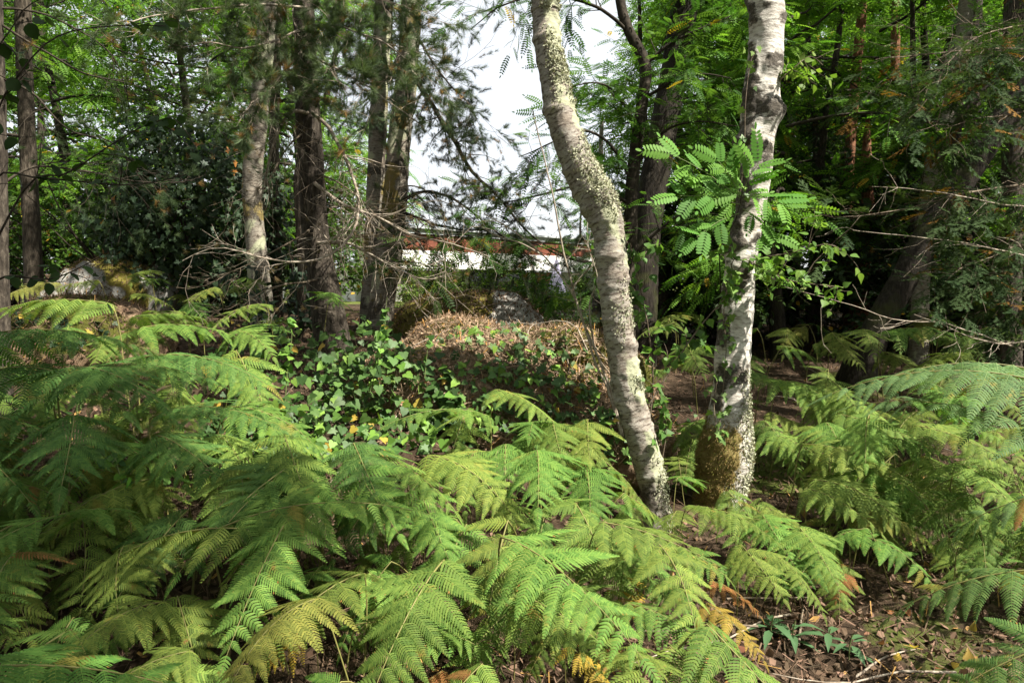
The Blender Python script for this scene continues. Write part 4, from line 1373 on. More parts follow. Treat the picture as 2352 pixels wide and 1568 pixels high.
T_LOC = [std_trunk('locust_trunk', 6.5, .11, M_OAK, 61), std_trunk('locust_trunk', 7.0, .09, M_DARKTWIG, 62)]
T_RED = [std_trunk('pine_trunk', 11, .13, M_REDPINE, 63), std_trunk('pine_trunk', 11, .12, M_PINE, 64)]
T_FAR = [std_trunk('tall_trunk', 11, .17, M_OAK, 65), std_trunk('tall_trunk', 11, .12, M_BIRCHG if False else M_PINE, 66)]


def bg_tree(name, label, group, x, y, tm, crown, cz, s, color, rz, cat='tree'):
    root = thing(name, label, cat, on_ground(x, y), rz, group, s)
    ob('trunk', tm, root)
    Mx = Matrix.Translation((0, 0, cz))
    ob('branch', crown[0], root, Mx)
    ob('crown', crown[1], root, Mx, color)


for i, (x, y, s) in enumerate([(3.7, 10.2, .95), (5.6, 11.6, 1.1), (7.9, 13.2, 1.1), (3.6, 14.0, 1.2), (6.0, 16.0, 1.3), (9.2, 17.0, 1.3), (4.9, 19.5, 1.45), (2.4, 11.4, .8), (11.5, 15.5, 1.3), (7.2, 9.6, .9)]):
    j = rt.uniform(.8, 1.25)
    bg_tree('locust_tree', 'leafy green locust growing behind the two birches', 'locusts behind the birches', x, y, T_LOC[i % 2], LOC[i % 3], 1.0, s, tuple(c * j for c in G_LOCB), rt.random() * 6)
for i, (x, y, s) in enumerate([(-3.6, 12.2, .9), (-5.4, 13.6, 1.0), (-8.0, 13.2, 1.05), (-4.9, 18.0, 1.2), (-10.8, 16.0, 1.2)]):
    j = rt.uniform(.8, 1.3)
    bg_tree('locust_tree', 'bright leafy locust growing behind the ivy bank', 'locusts behind the ivy bank', x, y, T_LOC[i % 2], LOC[(i + 1) % 3], 1.0, s, tuple(c * j for c in G_LOCB), rt.random() * 6)
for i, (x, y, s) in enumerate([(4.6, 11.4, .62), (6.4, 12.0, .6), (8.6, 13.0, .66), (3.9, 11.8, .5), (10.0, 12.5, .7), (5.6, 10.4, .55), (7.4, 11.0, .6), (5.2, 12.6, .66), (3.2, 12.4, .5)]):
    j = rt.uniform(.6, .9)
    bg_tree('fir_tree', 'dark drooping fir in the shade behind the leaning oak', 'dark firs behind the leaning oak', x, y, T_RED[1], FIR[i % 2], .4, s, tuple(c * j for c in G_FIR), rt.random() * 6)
for i, (x, y, s) in enumerate([(-9.8, 22, .85), (-14, 22, 1.0), (-17.5, 26, 1.1), (-12.5, 31, 1.2), (-22, 30, 1.3)]):
    j = rt.uniform(.7, 1.25)
    bg_tree('tall_tree', 'tall broadleaf tree far beyond the ivy thicket', 'far trees beyond the ivy thicket', x, y, T_FAR[i % 2], FAR[i % 3], 2.2, s, (.055 * j, .115 * j, .022), rt.random() * 6)
for i, (x, y, s) in enumerate([(7.5, 22, 1.0), (11, 21, 1.1), (14, 23, 1.2), (9.5, 27, 1.3), (18, 26, 1.3), (13.5, 31, 1.4), (22, 32, 1.5), (12, 38, 1.6), (18, 40, 1.6), (28, 36, 1.5)]):
    j = rt.uniform(.7, 1.25)
    bg_tree('tall_tree', 'tall broadleaf tree far beyond the leaning oak and red pines', 'far trees beyond the red pines', x, y, T_FAR[i % 2], FAR[i % 3], 2.2, s, (.055 * j, .12 * j, .022), rt.random() * 6)
for i, (x, y, s) in enumerate([(3.9, 42, .55), (5.6, 46, .62)]):
    bg_tree('blue_conifer', 'hazy blue green conifer showing above the house roof', 'conifers above the house roof', x, y, T_RED[1], FIR[i % 2], .5, s * 1.3, (.10, .13, .11), rt.random() * 6)

# unseen trees added round the viewer to shade the near bank
for i, (x, y, cz, s, k) in enumerate([(1.5, -1.3, 5.2, .62, LOC[0]), (2.9, -1.0, 5.1, .62, LOC[2]), (-.8, -1.2, 5.2, .55, LOC[1]), (2.6, -2.6, 4.8, 1.1, LOC[1]), (-3.8, -1.5, 3.6, 1.0, LOC[2]), (-5.6, 2.2, 2.6, 1.0, LOC[0]), (6.7, 6.8, 2.6, .7, FIR[1]), (8.4, 9.2, 2.0, .75, FIR[1]), (-5.5, 5.4, 3.2, .9, PIN[1]), (9.4, 8.6, 1.5, .7, FIR[0]), (-7.5, 8.4, 2.4, 1.1, LOC[1])]):
    off_tree('shade_tree', 'tree added outside the view to shade the ferns', x, y, 9.5, .12, M_OAK, k, cz, s, G_LOC if k[1].name.startswith('locust') else G_FIR, group='trees outside the view', seed=i + 1, to={0: (.9, 1.0), 1: (1.75, .45), 2: (.2, 1.9)}.get(i))

for i, (x, y, sc_) in enumerate([(-7.5, -7, 1.0), (-2.5, -9.5, 1.0), (2.2, -10.5, 1.0), (6.5, -13, 1.0), (-12, -2, 1.0), (-13, 6, 1.0), (-9, -13, 1.1), (13.5, 7.5, .8)]):  # unseen ring of trees, added to cut the sky's fill light
    bg_tree('tall_tree', 'tall broadleaf tree added out of view to block skylight', 'added trees round the viewpoint', x, y, T_FAR[i % 2], FAR[i % 3], 2.2, sc_, (.06, .12, .022), i * 1.3)

# ------------------------------------------------------------------ shrubs
def shrub(label, group, x, y, s, color, v, name='shrub', sz=1.0):
    root = thing(name, label, 'shrub', on_ground(x, y), rt.random() * 6, group, (s, s, s * sz))
    ob('branch', SHR[v][0], root)
    ob('foliage', SHR[v][1], root, None, color)


for i in range(26):
    y = rt.uniform(13, 26)
    x = rt.uniform(-.16, .15) * y
    j = rt.uniform(.8, 1.4)
    if abs(x / y + .03) < .05 and y < 18:
        continue
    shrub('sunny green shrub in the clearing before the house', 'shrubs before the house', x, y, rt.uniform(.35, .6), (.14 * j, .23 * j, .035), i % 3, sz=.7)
for i in range(20):
    y = rt.uniform(10, 20)
    x = -rt.uniform(.22, .75) * y
    j = rt.uniform(.7, 1.2)
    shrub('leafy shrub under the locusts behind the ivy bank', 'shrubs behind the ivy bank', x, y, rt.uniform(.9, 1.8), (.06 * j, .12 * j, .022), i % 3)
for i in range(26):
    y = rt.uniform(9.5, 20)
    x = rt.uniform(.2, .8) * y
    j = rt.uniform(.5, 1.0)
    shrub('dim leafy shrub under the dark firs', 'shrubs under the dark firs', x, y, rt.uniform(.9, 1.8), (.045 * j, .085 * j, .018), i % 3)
for x, y, q in ((-1.1, 14.5, .62), (-.3, 15.5, .66), (.5, 14.2, .55), (-2.0, 16, .7), (1.6, 17, .6)):
    shrub('taller pale green shrub screening the white house wall', 'shrubs screening the house wall', x, y, q, (.12, .20, .03), 1)
shrub('dense green bush just behind the rock outcrop, near the lilac parasol', None, .30, 10.6, .62, (.06, .14, .02), 0)
shrub('low dark bush at the right foot of the rock outcrop', None, .75, 9.0, .45, (.03, .06, .02), 1)

# ivy thicket: big dark mass on the left
rv = np.random.default_rng(71)
tb = on_ground(-4.0, 9.3)
thicket = thing('ivy_thicket', 'big dark ivy covered thicket over the pale rock slab', 'ivy', tb)
mb, lb = MB(), MB()
for q in range(14):
    P = wander(rv, (-4.0 + rv.normal() * .3, 9.5, .9), (rv.normal() * .5, -.1, 1), 2.2, 7, .25, 0)
    mb.add(*tube(P, np.linspace(.03, .006, 8), 5)[:2])
n = 9000
u = unit(rv.normal(size=(n, 3)))
lump = 1 + .5 * fbm(u * 2.6, 3, 9)
P = np.array([-3.95, 9.3, 2.15]) + u * np.array([1.2, .8, 1.25]) * (lump * rv.uniform(.72, 1.10, n))[:, None]
n2 = 3000
k = P[:, 2] > .9
P, u = P[k], u[k]
M = basis(rv.normal(size=P.shape) + np.array([0, 0, -.7]), u + np.array([.1, -.3, .5]) + rv.normal(scale=.45, size=P.shape))
lb.add(*batch(*IVY_LOBED, M * rv.uniform(.05, .105, len(P))[:, None, None], P, rv.random(len(P))))
ob('stem', mb.mesh('thicket_stem', M_DARKTWIG, tb), thicket)
ob('foliage', lb.mesh('thicket_leaves', M_IVY, tb, smooth_=False), thicket, None, (.028, .052, .022), 'stuff')
# glossy dark evergreen bush in front of the grey birch
eb = on_ground(-2.15, 7.2)
ever = thing('evergreen_bush', 'glossy dark evergreen bush at the foot of the grey mottled birch', 'shrub', eb)
LAU_ME = mk('laurel_leaf', LAUREL_LEAF[0], LAUREL_LEAF[1], M_IVY, {'tint': np.full(len(LAUREL_LEAF[0]), .5)})
mb = MB()
for q in range(11):
    W = wander(rv, eb + np.array([rv.normal() * .08, rv.normal() * .08, -.05]), (rv.normal() * .6, rv.normal() * .4, 1), rv.uniform(.5, .85), 5, .15)
    mb.add(*tube(W, np.linspace(.008, .003, 6), 5)[:2])
    for w in range(14):
        p = W[rv.integers(2, 6)] + rv.normal(scale=.03, size=3)
        ax = rv.normal(size=3) + np.array([0, -.2, -.3])
        c = rv.uniform(.7, 1.3)
        ob('leaf', LAU_ME, ever, mat4(basis(ax[None], (np.array([.1, -.5, .8]) + rv.normal(scale=.5, size=3))[None])[0] * rv.uniform(.09, .15), p - eb), (.018 * c, .034 * c, .018 * c))
ob('stem', mb.mesh('evergreen_stem', M_DARKTWIG, eb), ever)

# ------------------------------------------------------------------ bracken
def pinna_mesh(seed, n=19, K=6, hi=True):
    rng = np.random.default_rng(seed)
    mb = MB()
    sweep = rng.uniform(-.10, .10)
    for i in range(n):
        x = .03 + .95 * (i / (n - 1)) ** .96
        w = .235 * (1 - x) ** .78 * min(1, .70 + 3.0 * x) + .012
        sp = .95 / n * .43
        for s in (1, -1):
            a = math.radians(74 - 26 * x)
            m = K if w > .08 else 3
            t = np.linspace(0, 1, m * 2 + 1)
            prof = np.interp(t, [0, .15, .6, .9, 1], [.75, 1.0, .85, .45, .04])
            if hi:
                prof = prof * np.where(np.arange(len(t)) % 2 == 1, 1.22, .66)
            hw = sp * prof * min(1, w / .06 + .35)
            ax = np.array([math.cos(a), s * math.sin(a)])
            pr = np.array([-ax[1], ax[0]])
            cx = np.outer(t * w, ax) + np.array([x, 0]) + np.outer(t ** 2 * w * .18, [1, 0])
            z0 = -.22 * x * x + sweep * x * x
            zc = z0 - .30 * t ** 2 * w + rng.normal() * .05 * t * w + .02
            Vc = np.column_stack([cx, zc])
            Vl = np.column_stack([cx + hw[:, None] * pr, zc - .25 * hw])
            Vr = np.column_stack([cx - hw[:, None] * pr, zc - .25 * hw])
            V = np.concatenate([Vc, Vl, Vr])
            q = len(t)
            j = np.arange(q - 1)
            F = np.concatenate([np.stack([j, j + 1, q + j + 1, q + j], 1), np.stack([j, 2 * q + j, 2 * q + j + 1, j + 1], 1)])
            v = rng.random() * .85 + (.12 if rng.random() < .035 else 0)
            tt = np.concatenate([np.where(t > .86, v + (.6 if rng.random() < .05 else 0), v)] * 3)
            mb.add(V, F, tt)
    xs = np.linspace(0, 1, 8)
    zs = (-.22 + sweep) * xs ** 2 + .02
    h = .006 * (1.1 - xs)
    mb.add(np.concatenate([np.column_stack([xs, h, zs + .004]), np.column_stack([xs, -h, zs + .004])]), np.array([(i, i + 1, 9 + i, 8 + i) for i in range(7)]), .9)
    return mb.mesh('pinna', M_FERN)


PH = [pinna_mesh(500 + i, 22, 4, True) for i in range(5)]
PL = [pinna_mesh(520 + i, 13, 3, False) for i in range(3)]
PM = [pinna_mesh(560 + i, 18, 3, True) for i in range(5)]
PS = [pinna_mesh(540 + i, 11, 4, False) for i in range(2)]


def mesh_arrays(me):
    V = np.empty(len(me.vertices) * 3, np.float32)
    me.vertices.foreach_get('co', V)
    a = np.empty(len(me.vertices), np.float32)
    me.attributes['tint'].data.foreach_get('value', a)
    L = np.empty(len(me.loops), np.int32)
    me.loops.foreach_get('vertex_index', L)
    return V.reshape(-1, 3), L.reshape(-1, 4), a


PLA = [mesh_arrays(m) for m in PL]
PHA = [mesh_arrays(m) for m in PM]


def fern_template(seed, H, L, a0, a1, lean, np_=10, wide=.46, side=0.0):
    """stalk curve and pinna frames; blade runs along +x from the stalk top; a0,a1 start and end pitch (deg)"""
    rng = np.random.default_rng(seed)
    st = resample(np.array([(0, 0, -.08), (.02, .01, H * .4), (lean * .5, 0, H * .8), (lean, 0, H)]), 9)
    n = 24
    ang = np.radians(a0 + (a1 - a0) * np.linspace(0, 1, n) ** .9)
    curl = np.cumsum(np.full(n, side / n))
    step = np.stack([np.cos(ang) * np.cos(curl), np.cos(ang) * np.sin(curl), np.sin(ang)], -1) * L / n
    R = np.concatenate([[st[-1]], st[-1] + np.cumsum(step, 0)])
    Tn = unit(np.gradient(R, axis=0))
    path = np.concatenate([st, R[1:]])
    rad = np.concatenate([np.linspace(.0055, .004, 9), np.linspace(.0036, .0008, n)])
    mb = MB()
    mb.add(*tube(path, rad, 5)[:2])
    roll = rng.normal(scale=.12)
    fr = []
    for i in range(np_):
        t = .02 + .90 * (i / np_) ** .84
        k = t * n
        j = min(int(k), n - 1)
        p = R[j] + (R[j + 1] - R[j]) * (k - j)
        T = Tn[j]
        Y = unit(np.cross(np.array([0, 0, 1.]), T))
        Nn = unit(np.cross(T, Y))
        Y, Nn = Y * math.cos(roll) + Nn * math.sin(roll), Nn * math.cos(roll) - Y * math.sin(roll)
        ln = L * wide * (1 - t) ** .85 * min(1, .86 + t * 1.4) + .02
        for s in (1, -1):
            th = math.radians(72 - 22 * t) + rng.normal(scale=.12)
            if rng.random() < .03:
                continue
            ax = T * math.cos(th) + Y * s * math.sin(th) - Nn * (.10 + rng.normal(scale=.16)) - np.array([0, 0, .12])
            M = basis(ax[None], (Nn + s * Y * rng.normal(scale=.22))[None])[0] * ln * rng.uniform(.78, 1.12)
            fr.append((M, p, ln))
    j = int(.92 * n)
    Y = unit(np.cross(np.array([0, 0, 1.]), Tn[j]))
    fr.append((basis(Tn[j][None], np.cross(Tn[j], Y)[None])[0] * L * .14, R[j], L * .14))
    return mb.mesh('fern_stalk', M_STALK), fr


TEMPL = []
for i, (H, L, a0, a1, lean, npn, wd, sd) in enumerate([
        (.62, .74, 2, -38, .10, 11, .40, .1), (.70, .82, 14, -34, .06, 12, .38, -.15), (.50, .66, -6, -50, .12, 10, .43, .0), (.80, .90, 20, -28, .05, 12, .40, .2),
        (.55, .60, -14, -52, .15, 10, .45, -.1), (.66, .72, 6, -36, .08, 11, .42, .25), (.45, .58, -8, -46, .10, 10, .46, -.25), (.58, .84, 24, -22, .03, 12, .37, .0),
        (.60, .70, -20, -30, .16, 11, .42, .35), (.52, .80, 8, -58, .06, 12, .36, -.35), (.72, .66, -4, -24, .12, 10, .46, .15), (.56, .76, 16, -50, .04, 12, .40, -.05)]):
    TEMPL.append((*fern_template(600 + i, H, L, a0, a1, lean, npn, wd, sd), H, L))

FRONDS = []
for i, (sm, fr, H, L) in enumerate(TEMPL):
    mb = MB()
    rngf = np.random.default_rng(640 + i)
    for M, p, ln in fr:
        V, F, a = (PHA[rngf.integers(0, 5)] if ln > .13 else PLA[rngf.integers(0, 3)])
        mb.add(V @ M.T + p, F, a)
    FRONDS.append(mb.mesh('frond', M_FERN))

rf = np.random.default_rng(81)
NFERN = [0, 0]


def fern(x, y, az, t, s, color, label, group, near=True, z=None, tilt=0.0, name='bracken_fern'):
    base = on_ground(x, y)
    if z is not None:
        base[2] = z
    root = thing(name, label, 'fern', base, az, group, s)
    root.rotation_euler = (rf.normal() * .12, tilt, az)
    sm, fr, H, L = TEMPL[t]
    ob('stalk', sm, root)
    if near:
        for M, p, ln in fr:
            c = rf.uniform(.82, 1.18)
            pc = color
            q = rf.random()
            if q < .008:
                pc = (.20, .19, .04)
            elif q < .012:
                pc = (.22, .12, .04)
            me = PH[rf.integers(0, 5)] if ln * s > .13 else PS[rf.integers(0, 2)]
            ob('pinna', me, root, mat4(M, p), tuple(v * c for v in pc))
        NFERN[0] += 1
    else:
        ob('frond', FRONDS[t], root, None, (.17, .18, .04) if rf.random() < .025 else color)
        NFERN[1] += 1
    return root


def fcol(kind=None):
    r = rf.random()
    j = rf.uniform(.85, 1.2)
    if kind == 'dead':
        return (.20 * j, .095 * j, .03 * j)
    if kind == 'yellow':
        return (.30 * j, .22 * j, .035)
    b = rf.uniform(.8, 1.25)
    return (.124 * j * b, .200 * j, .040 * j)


TOCAM = -math.pi / 2
# the carpet of bracken: one frond per stalk, over the whole near ground
def fern_zone(x, y):
    if x > .95:
        if y > 5.0:
            return 'bracken in the stand behind the white birch', 'bracken behind the white birch'
        if x < 1.75:
            return 'arching green bracken close to the foot of the white birch', 'bracken at the foot of the white birch'
        if y < 4.2:
            return 'sunny green bracken overhanging the bare leaf litter', 'bracken over the bare litter'
        return 'sunlit green bracken in the stand next to the white birch', 'sunlit bracken stand'
    if x > -.9:
        if y > 4.2:
            return 'bright green bracken against the lower face of the mound', 'bracken against the mound'
        if x > .25:
            return 'spreading green bracken before the foot of the leaning birch', 'bracken before the leaning birch'
        return 'spreading green bracken below the ivy covered mound', 'bracken below the mound'
    if y > 4.1:
        return 'green bracken along the top of the shaded bank', 'bracken on the bank top'
    if y > 3.2:
        return 'shaded green bracken on the slope of the bank', 'bracken on the bank slope'
    return 'dim bracken at the dark foot of the bank', 'bracken at the bank foot'


spots = []
for yy in np.arange(2.45, 6.3, .25):
    for xx in np.arange(-3.4, 3.75, .275):
        x, y = xx + rf.normal() * .09, yy + rf.normal() * .09
        if abs(x) > .74 * y + .25:
            continue
        if x > .85 and y < 3.5:
            continue
        if -1.5 < x < 1.1 and y > 4.75:
            continue
        if -.37 < x / y < -.06 and y > 3.75:
            continue
        if x > .5 and y < 2.95:
            continue
        if .12 < x / y < .34 and 3.5 < y < 5.2:
            continue
        if x <= -1.5 and y > 5.1:
            continue
        if math.hypot(x - b1[0], y - b1[1]) < .22 or math.hypot(x - b2[0], y - b2[1]) < .32:
            continue
        spots.append((x, y))
for (x, y) in spots:
    s = rf.uniform(.56, .98) * (.85 if y < 2.75 else 1.0)
    front = .14 < x / y < .36 and 3.0 < y < 5.0
    if front:
        s *= .5
    if x > -.5 and x < 1.0 and y > 4.1:
        s *= .9
    if x < -1.0:
        s *= 1.12
    lab, grp = fern_zone(x, y)
    lean = .35 if x < -.9 else (-.35 if x > .95 else .0)
    if .34 < x / y < .5 and y > 3.4:
        lean = .45
    fern(x, y, TOCAM + rf.normal() * .75 + lean, rf.integers(0, 12), s, fcol(), lab, grp, y < 3.3, tilt=max(-.1, rf.normal(.16, .16)))
for (x, y) in [(.62, 3.55), (.85, 3.65), (1.1, 3.7), (.7, 3.95), (1.0, 4.0), (1.25, 3.95), (.95, 4.35), (1.2, 4.3), (.75, 4.3), (1.4, 4.1), (1.3, 3.65), (.5, 3.8), (1.12, 4.6), (.6, 4.15), (.8, 3.4), (1.05, 3.45), (1.4, 3.8), (1.55, 3.6), (1.7, 3.75), (.95, 3.3), (1.5, 4.4), (1.75, 4.1)]:
    fern(x + rf.normal() * .05, y + rf.normal() * .05, TOCAM + rf.normal() * .9, rf.integers(0, 12), rf.uniform(.52, .66), fcol(), 'low green bracken spreading round the feet of the two birches', 'low bracken round the birch feet', True, tilt=.1)
for (x, y) in [(.12, 4.6), (.32, 4.55), (-.08, 4.65), (.45, 4.4), (.22, 4.35), (-.2, 4.45), (.0, 4.3), (.55, 4.6)]:
    fern(x + rf.normal() * .04, y + rf.normal() * .04, TOCAM + rf.normal() * .6, rf.integers(0, 12), rf.uniform(.72, .88), fcol(), 'upright pale green bracken climbing the sunny foot of the mound', 'bracken climbing the mound', True, tilt=0)
# smaller fronds underneath
for (x, y) in spots:
    if rf.random() < .5 and y < 4.6:
        lab, grp = fern_zone(x, y)
        x2, y2 = x + rf.normal() * .14, y + rf.normal() * .14
        if .12 < x2 / y2 < .36 and y2 > 3.4 or (x2 > .8 and y2 < 3.5):
            continue
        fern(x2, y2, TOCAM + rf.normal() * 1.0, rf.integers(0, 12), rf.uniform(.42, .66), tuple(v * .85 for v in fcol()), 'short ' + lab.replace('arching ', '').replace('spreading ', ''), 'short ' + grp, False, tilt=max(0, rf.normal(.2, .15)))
# tall fronds at the right edge, catching the sun
for (x, y, az, t, s) in [(2.75, 3.5, 2.75, 3, 1.32), (2.85, 3.85, 2.4, 7, 1.30), (2.95, 3.25, 2.9, 9, 1.25), (3.1, 3.95, 3.0, 3, 1.3)]:
    fern(x, y, az, t, s, (.105, .175, .065), 'tall pale sunlit bracken leaning in over the shorter stand', 'tall sunlit bracken', True)
fern(1.98, 2.25, 3.05, 4, 1.0, (.10, .18, .05), 'single low bracken frond reaching over the bare leaf litter', None, True)
fern(2.15, 2.55, 2.7, 2, 1.1, (.10, .17, .05), 'bracken with hanging pinnae above the bare leaf litter', None, True)
for (x, y, k) in [(.2, 2.62, 'yellow'), (.45, 2.7, 'dead'), (-.1, 2.7, 'dead'), (.75, 2.95, 'yellow'), (.85, 3.25, 'dead'), (-.2, 2.5, 'dead'), (.62, 3.1, 'yellow'), (-.75, 2.75, 'yellow'), (1.7, 3.55, 'dead')]:
    fern(x, y, TOCAM + rf.normal() * .9, rf.choice([2, 4, 6]), rf.uniform(.36, .55), fcol(k),
         'low yellowing bracken under the green fronds' if k == 'yellow' else 'withered rust brown bracken under the green fronds',
         'yellowing bracken' if k == 'yellow' else 'withered bracken')
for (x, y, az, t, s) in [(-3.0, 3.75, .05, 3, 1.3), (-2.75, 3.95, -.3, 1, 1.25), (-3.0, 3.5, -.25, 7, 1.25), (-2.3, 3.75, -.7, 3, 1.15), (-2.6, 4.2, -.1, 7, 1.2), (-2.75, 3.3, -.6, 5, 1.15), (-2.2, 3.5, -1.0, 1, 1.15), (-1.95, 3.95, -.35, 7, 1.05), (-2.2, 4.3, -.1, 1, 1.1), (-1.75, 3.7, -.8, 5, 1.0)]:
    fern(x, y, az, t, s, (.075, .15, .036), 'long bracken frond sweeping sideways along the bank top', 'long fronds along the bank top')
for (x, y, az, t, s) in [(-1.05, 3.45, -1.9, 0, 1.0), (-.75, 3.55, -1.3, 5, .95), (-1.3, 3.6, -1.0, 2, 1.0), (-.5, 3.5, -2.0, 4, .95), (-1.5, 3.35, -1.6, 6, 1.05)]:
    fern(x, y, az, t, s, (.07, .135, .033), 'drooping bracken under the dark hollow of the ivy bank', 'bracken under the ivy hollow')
fern(-1.45, 1.75, .1, 5, .95, (.085, .18, .035), 'bright bracken frond low beside the shaded bank', 'bright low fronds')
fern(-1.4, 1.6, .35, 4, .95, (.085, .18, .035), 'bright bracken frond low beside the shaded bank', 'bright low fronds')
# behind
for i in range(34):
    y = rf.uniform(6.2, 10.5)
    x = rf.uniform(.2, .66) * y
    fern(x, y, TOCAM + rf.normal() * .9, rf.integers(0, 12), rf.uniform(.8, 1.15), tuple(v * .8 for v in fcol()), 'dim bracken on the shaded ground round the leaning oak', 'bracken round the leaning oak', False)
for i in range(26):
    y = rf.uniform(5.2, 9.0)
    x = -rf.uniform(.26, .62) * y
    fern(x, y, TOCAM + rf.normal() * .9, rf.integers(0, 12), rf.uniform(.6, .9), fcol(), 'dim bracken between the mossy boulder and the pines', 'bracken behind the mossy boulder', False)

# ------------------------------------------------------------------ ivy on the mound
ri = np.random.default_rng(101)


def single(tm, name, mat):
    return [mk(name, tm[0] * np.array([1, ri.uniform(.85, 1.1), ri.uniform(.4, 1.6)]), tm[1], mat, {'tint': np.full(len(tm[0]), v)}) for v in (.15, .45, .75)]


IVL = single(IVY_LEAF, 'ivy_leaf', M_IVY)
IVS = single(IVY_LOBED, 'ivy_leaf', M_IVY)
BIL = single(BIRCH_LEAF, 'birch_leaf', M_BRD)


def ivy_patch(label, poly, n, size, lobed, stems=10, lift=(.02, .16), col=(.065, .13, .03), bright=.2):
    poly = np.array(poly, float)
    lo, hi = poly.min(0), poly.max(0)
    pts = []
    while len(pts) < n:
        q = ri.uniform(lo, hi)
        ins = False
        for (x1, y1), (x2, y2) in zip(poly, np.roll(poly, -1, 0)):
            if (y1 > q[1]) != (y2 > q[1]) and q[0] < (x2 - x1) * (q[1] - y1) / (y2 - y1) + x1:
                ins = not ins
        if ins:
            p = hit(*q, 3.0, 9.5)
            if p is not None:
                pts.append(p)
    pts = np.array(pts)
    base = pts.mean(0)
    base[2] = float(surf(base[0], base[1]))
    root = thing('ivy_plant', label, 'ivy', base)
    mb = MB()
    for k in range(stems):
        a, b = pts[ri.integers(0, n)], pts[ri.integers(0, n)]
        t = np.linspace(0, 1, 12)[:, None]
        L = a * (1 - t) + b * t
        if np.linalg.norm(a - b) > 1.2:
            L = a * (1 - t * .5) + b * t * .5
        L = L + .04 * np.stack([vnoise(L * 6, 1), vnoise(L * 6, 2), 0 * t[:, 0]], -1)
        L[:, 2] = np.maximum(surf(L[:, 0], L[:, 1]) + .015, L[:, 2] - .3)
        mb.add(*tube(L, .003, 4)[:2])
    for p in pts:
        up = ri.uniform(*lift)
        q = p + np.array([ri.normal() * .02, -up * .7, up * .5])
        mb.add(*tube(np.array([p + np.array([0, .01, -.01]), (p + q) / 2 + np.array([0, 0, .01]), q]), .0013, 3)[:2])
        ax = ri.normal(size=3) * np.array([.8, .5, .3]) + np.array([0, -.5, -.55])
        nm = np.array([.3, -.55, .8]) + ri.normal(scale=.38, size=3)
        M3 = basis(ax[None], nm[None])[0] * ri.uniform(*size)
        c = ri.uniform(.5, 1.25)
        cc = np.array(col) * c
        if ri.random() < bright:
            cc = np.array([.13, .24, .035]) * c
        elif ri.random() < .03:
            cc = np.array([.35, .25, .04])
        ob('leaf', (IVS if ri.random() < lobed else IVL)[ri.integers(0, 3)], root, mat4(M3, q - base), cc)
    ob('vine', mb.mesh('ivy_vine', M_TWIG, base), root)


ivy_patch('thick heart leaved ivy on the bank below the furrowed pine', [(500, 800), (700, 760), (840, 820), (860, 960), (760, 1010), (600, 980), (490, 900)], 295, (.04, .09), .15, 14, (.04, .55), bright=.2)
ivy_patch('leafy ivy spilling over the brow of the bank before the twin trunks', [(700, 780), (900, 760), (960, 860), (900, 960), (760, 940)], 240, (.05, .085), .2, 10, (.04, .48), bright=.2)
ivy_patch('ivy skirts below the brow of the bank', [(560, 960), (860, 960), (900, 1060), (700, 1110), (560, 1060)], 200, (.05, .085), .2, 8, (.05, .3), bright=.2)
ivy_patch('ivy hanging over the dark hollow among the fronds', [(470, 930), (760, 960), (800, 1060), (640, 1120), (480, 1090)], 190, (.055, .09), .15, 10, (.05, .25))
ivy_patch('ivy trailing down the shady face of the mound', [(760, 850), (960, 800), (1060, 880), (1100, 1030), (900, 1050), (780, 960)], 280, (.05, .085), .35, 12)
ivy_patch('pale lobed ivy creeping over the dead leaves of the mound', [(1060, 770), (1200, 770), (1380, 850), (1400, 930), (1220, 900), (1060, 860)], 140, (.045, .08), .95, 10, (.05, .12), (.085, .15, .045), .4)
ivy_patch('small ivy sprays along the crest of the mound', [(1000, 760), (1200, 750), (1380, 790), (1380, 830), (1150, 810), (1000, 820)], 70, (.035, .065), .8, 8, (.02, .12), (.075, .14, .035), .3)
ivy_patch('ivy at the foot of the leaning birch', [(1330, 900), (1470, 940), (1480, 1060), (1380, 1080), (1310, 980)], 110, (.04, .07), .4, 6)
ivy_patch('scattered ivy over the brown front of the mound', [(960, 850), (1250, 860), (1330, 960), (1200, 1040), (980, 1000)], 240, (.04, .075), .5, 10, (.05, .18), (.06, .12, .03), .25)
ivy_patch('small leaved ivy spread over the mossy boulder', [(40, 690), (200, 690), (290, 770), (200, 800), (50, 790)], 110, (.05, .085), .9, 6, (.01, .05), (.035, .065, .03), .03)
ivy_patch('dark ivy leaves low on the shaded bank', [(150, 960), (420, 980), (560, 1080), (420, 1150), (180, 1110)], 70, (.05, .085), .1, 6, (.10, .35), (.05, .11, .025), .35)
ivy_patch('ivy and leaves between the two birches', [(1520, 920), (1620, 960), (1610, 1130), (1540, 1150)], 45, (.04, .06), .6, 5)


def shoot(root_name, label, rows, d, n, size, leafset, cols, mat, cat, spread=.05, r=.004, axd=-.25, twigs=0, tw_len=.2, group=None):
    """upright leafy shoot with separate leaves"""
    P = resample(np.array([at(x, y, d) for x, y in rows]), 16)
    base = P[0].copy()
    root = thing(root_name, label, cat, base, group=group)
    leafy(root, base, P, n, size, leafset, cols, mat, spread, r, axd, twigs, tw_len)
    return root


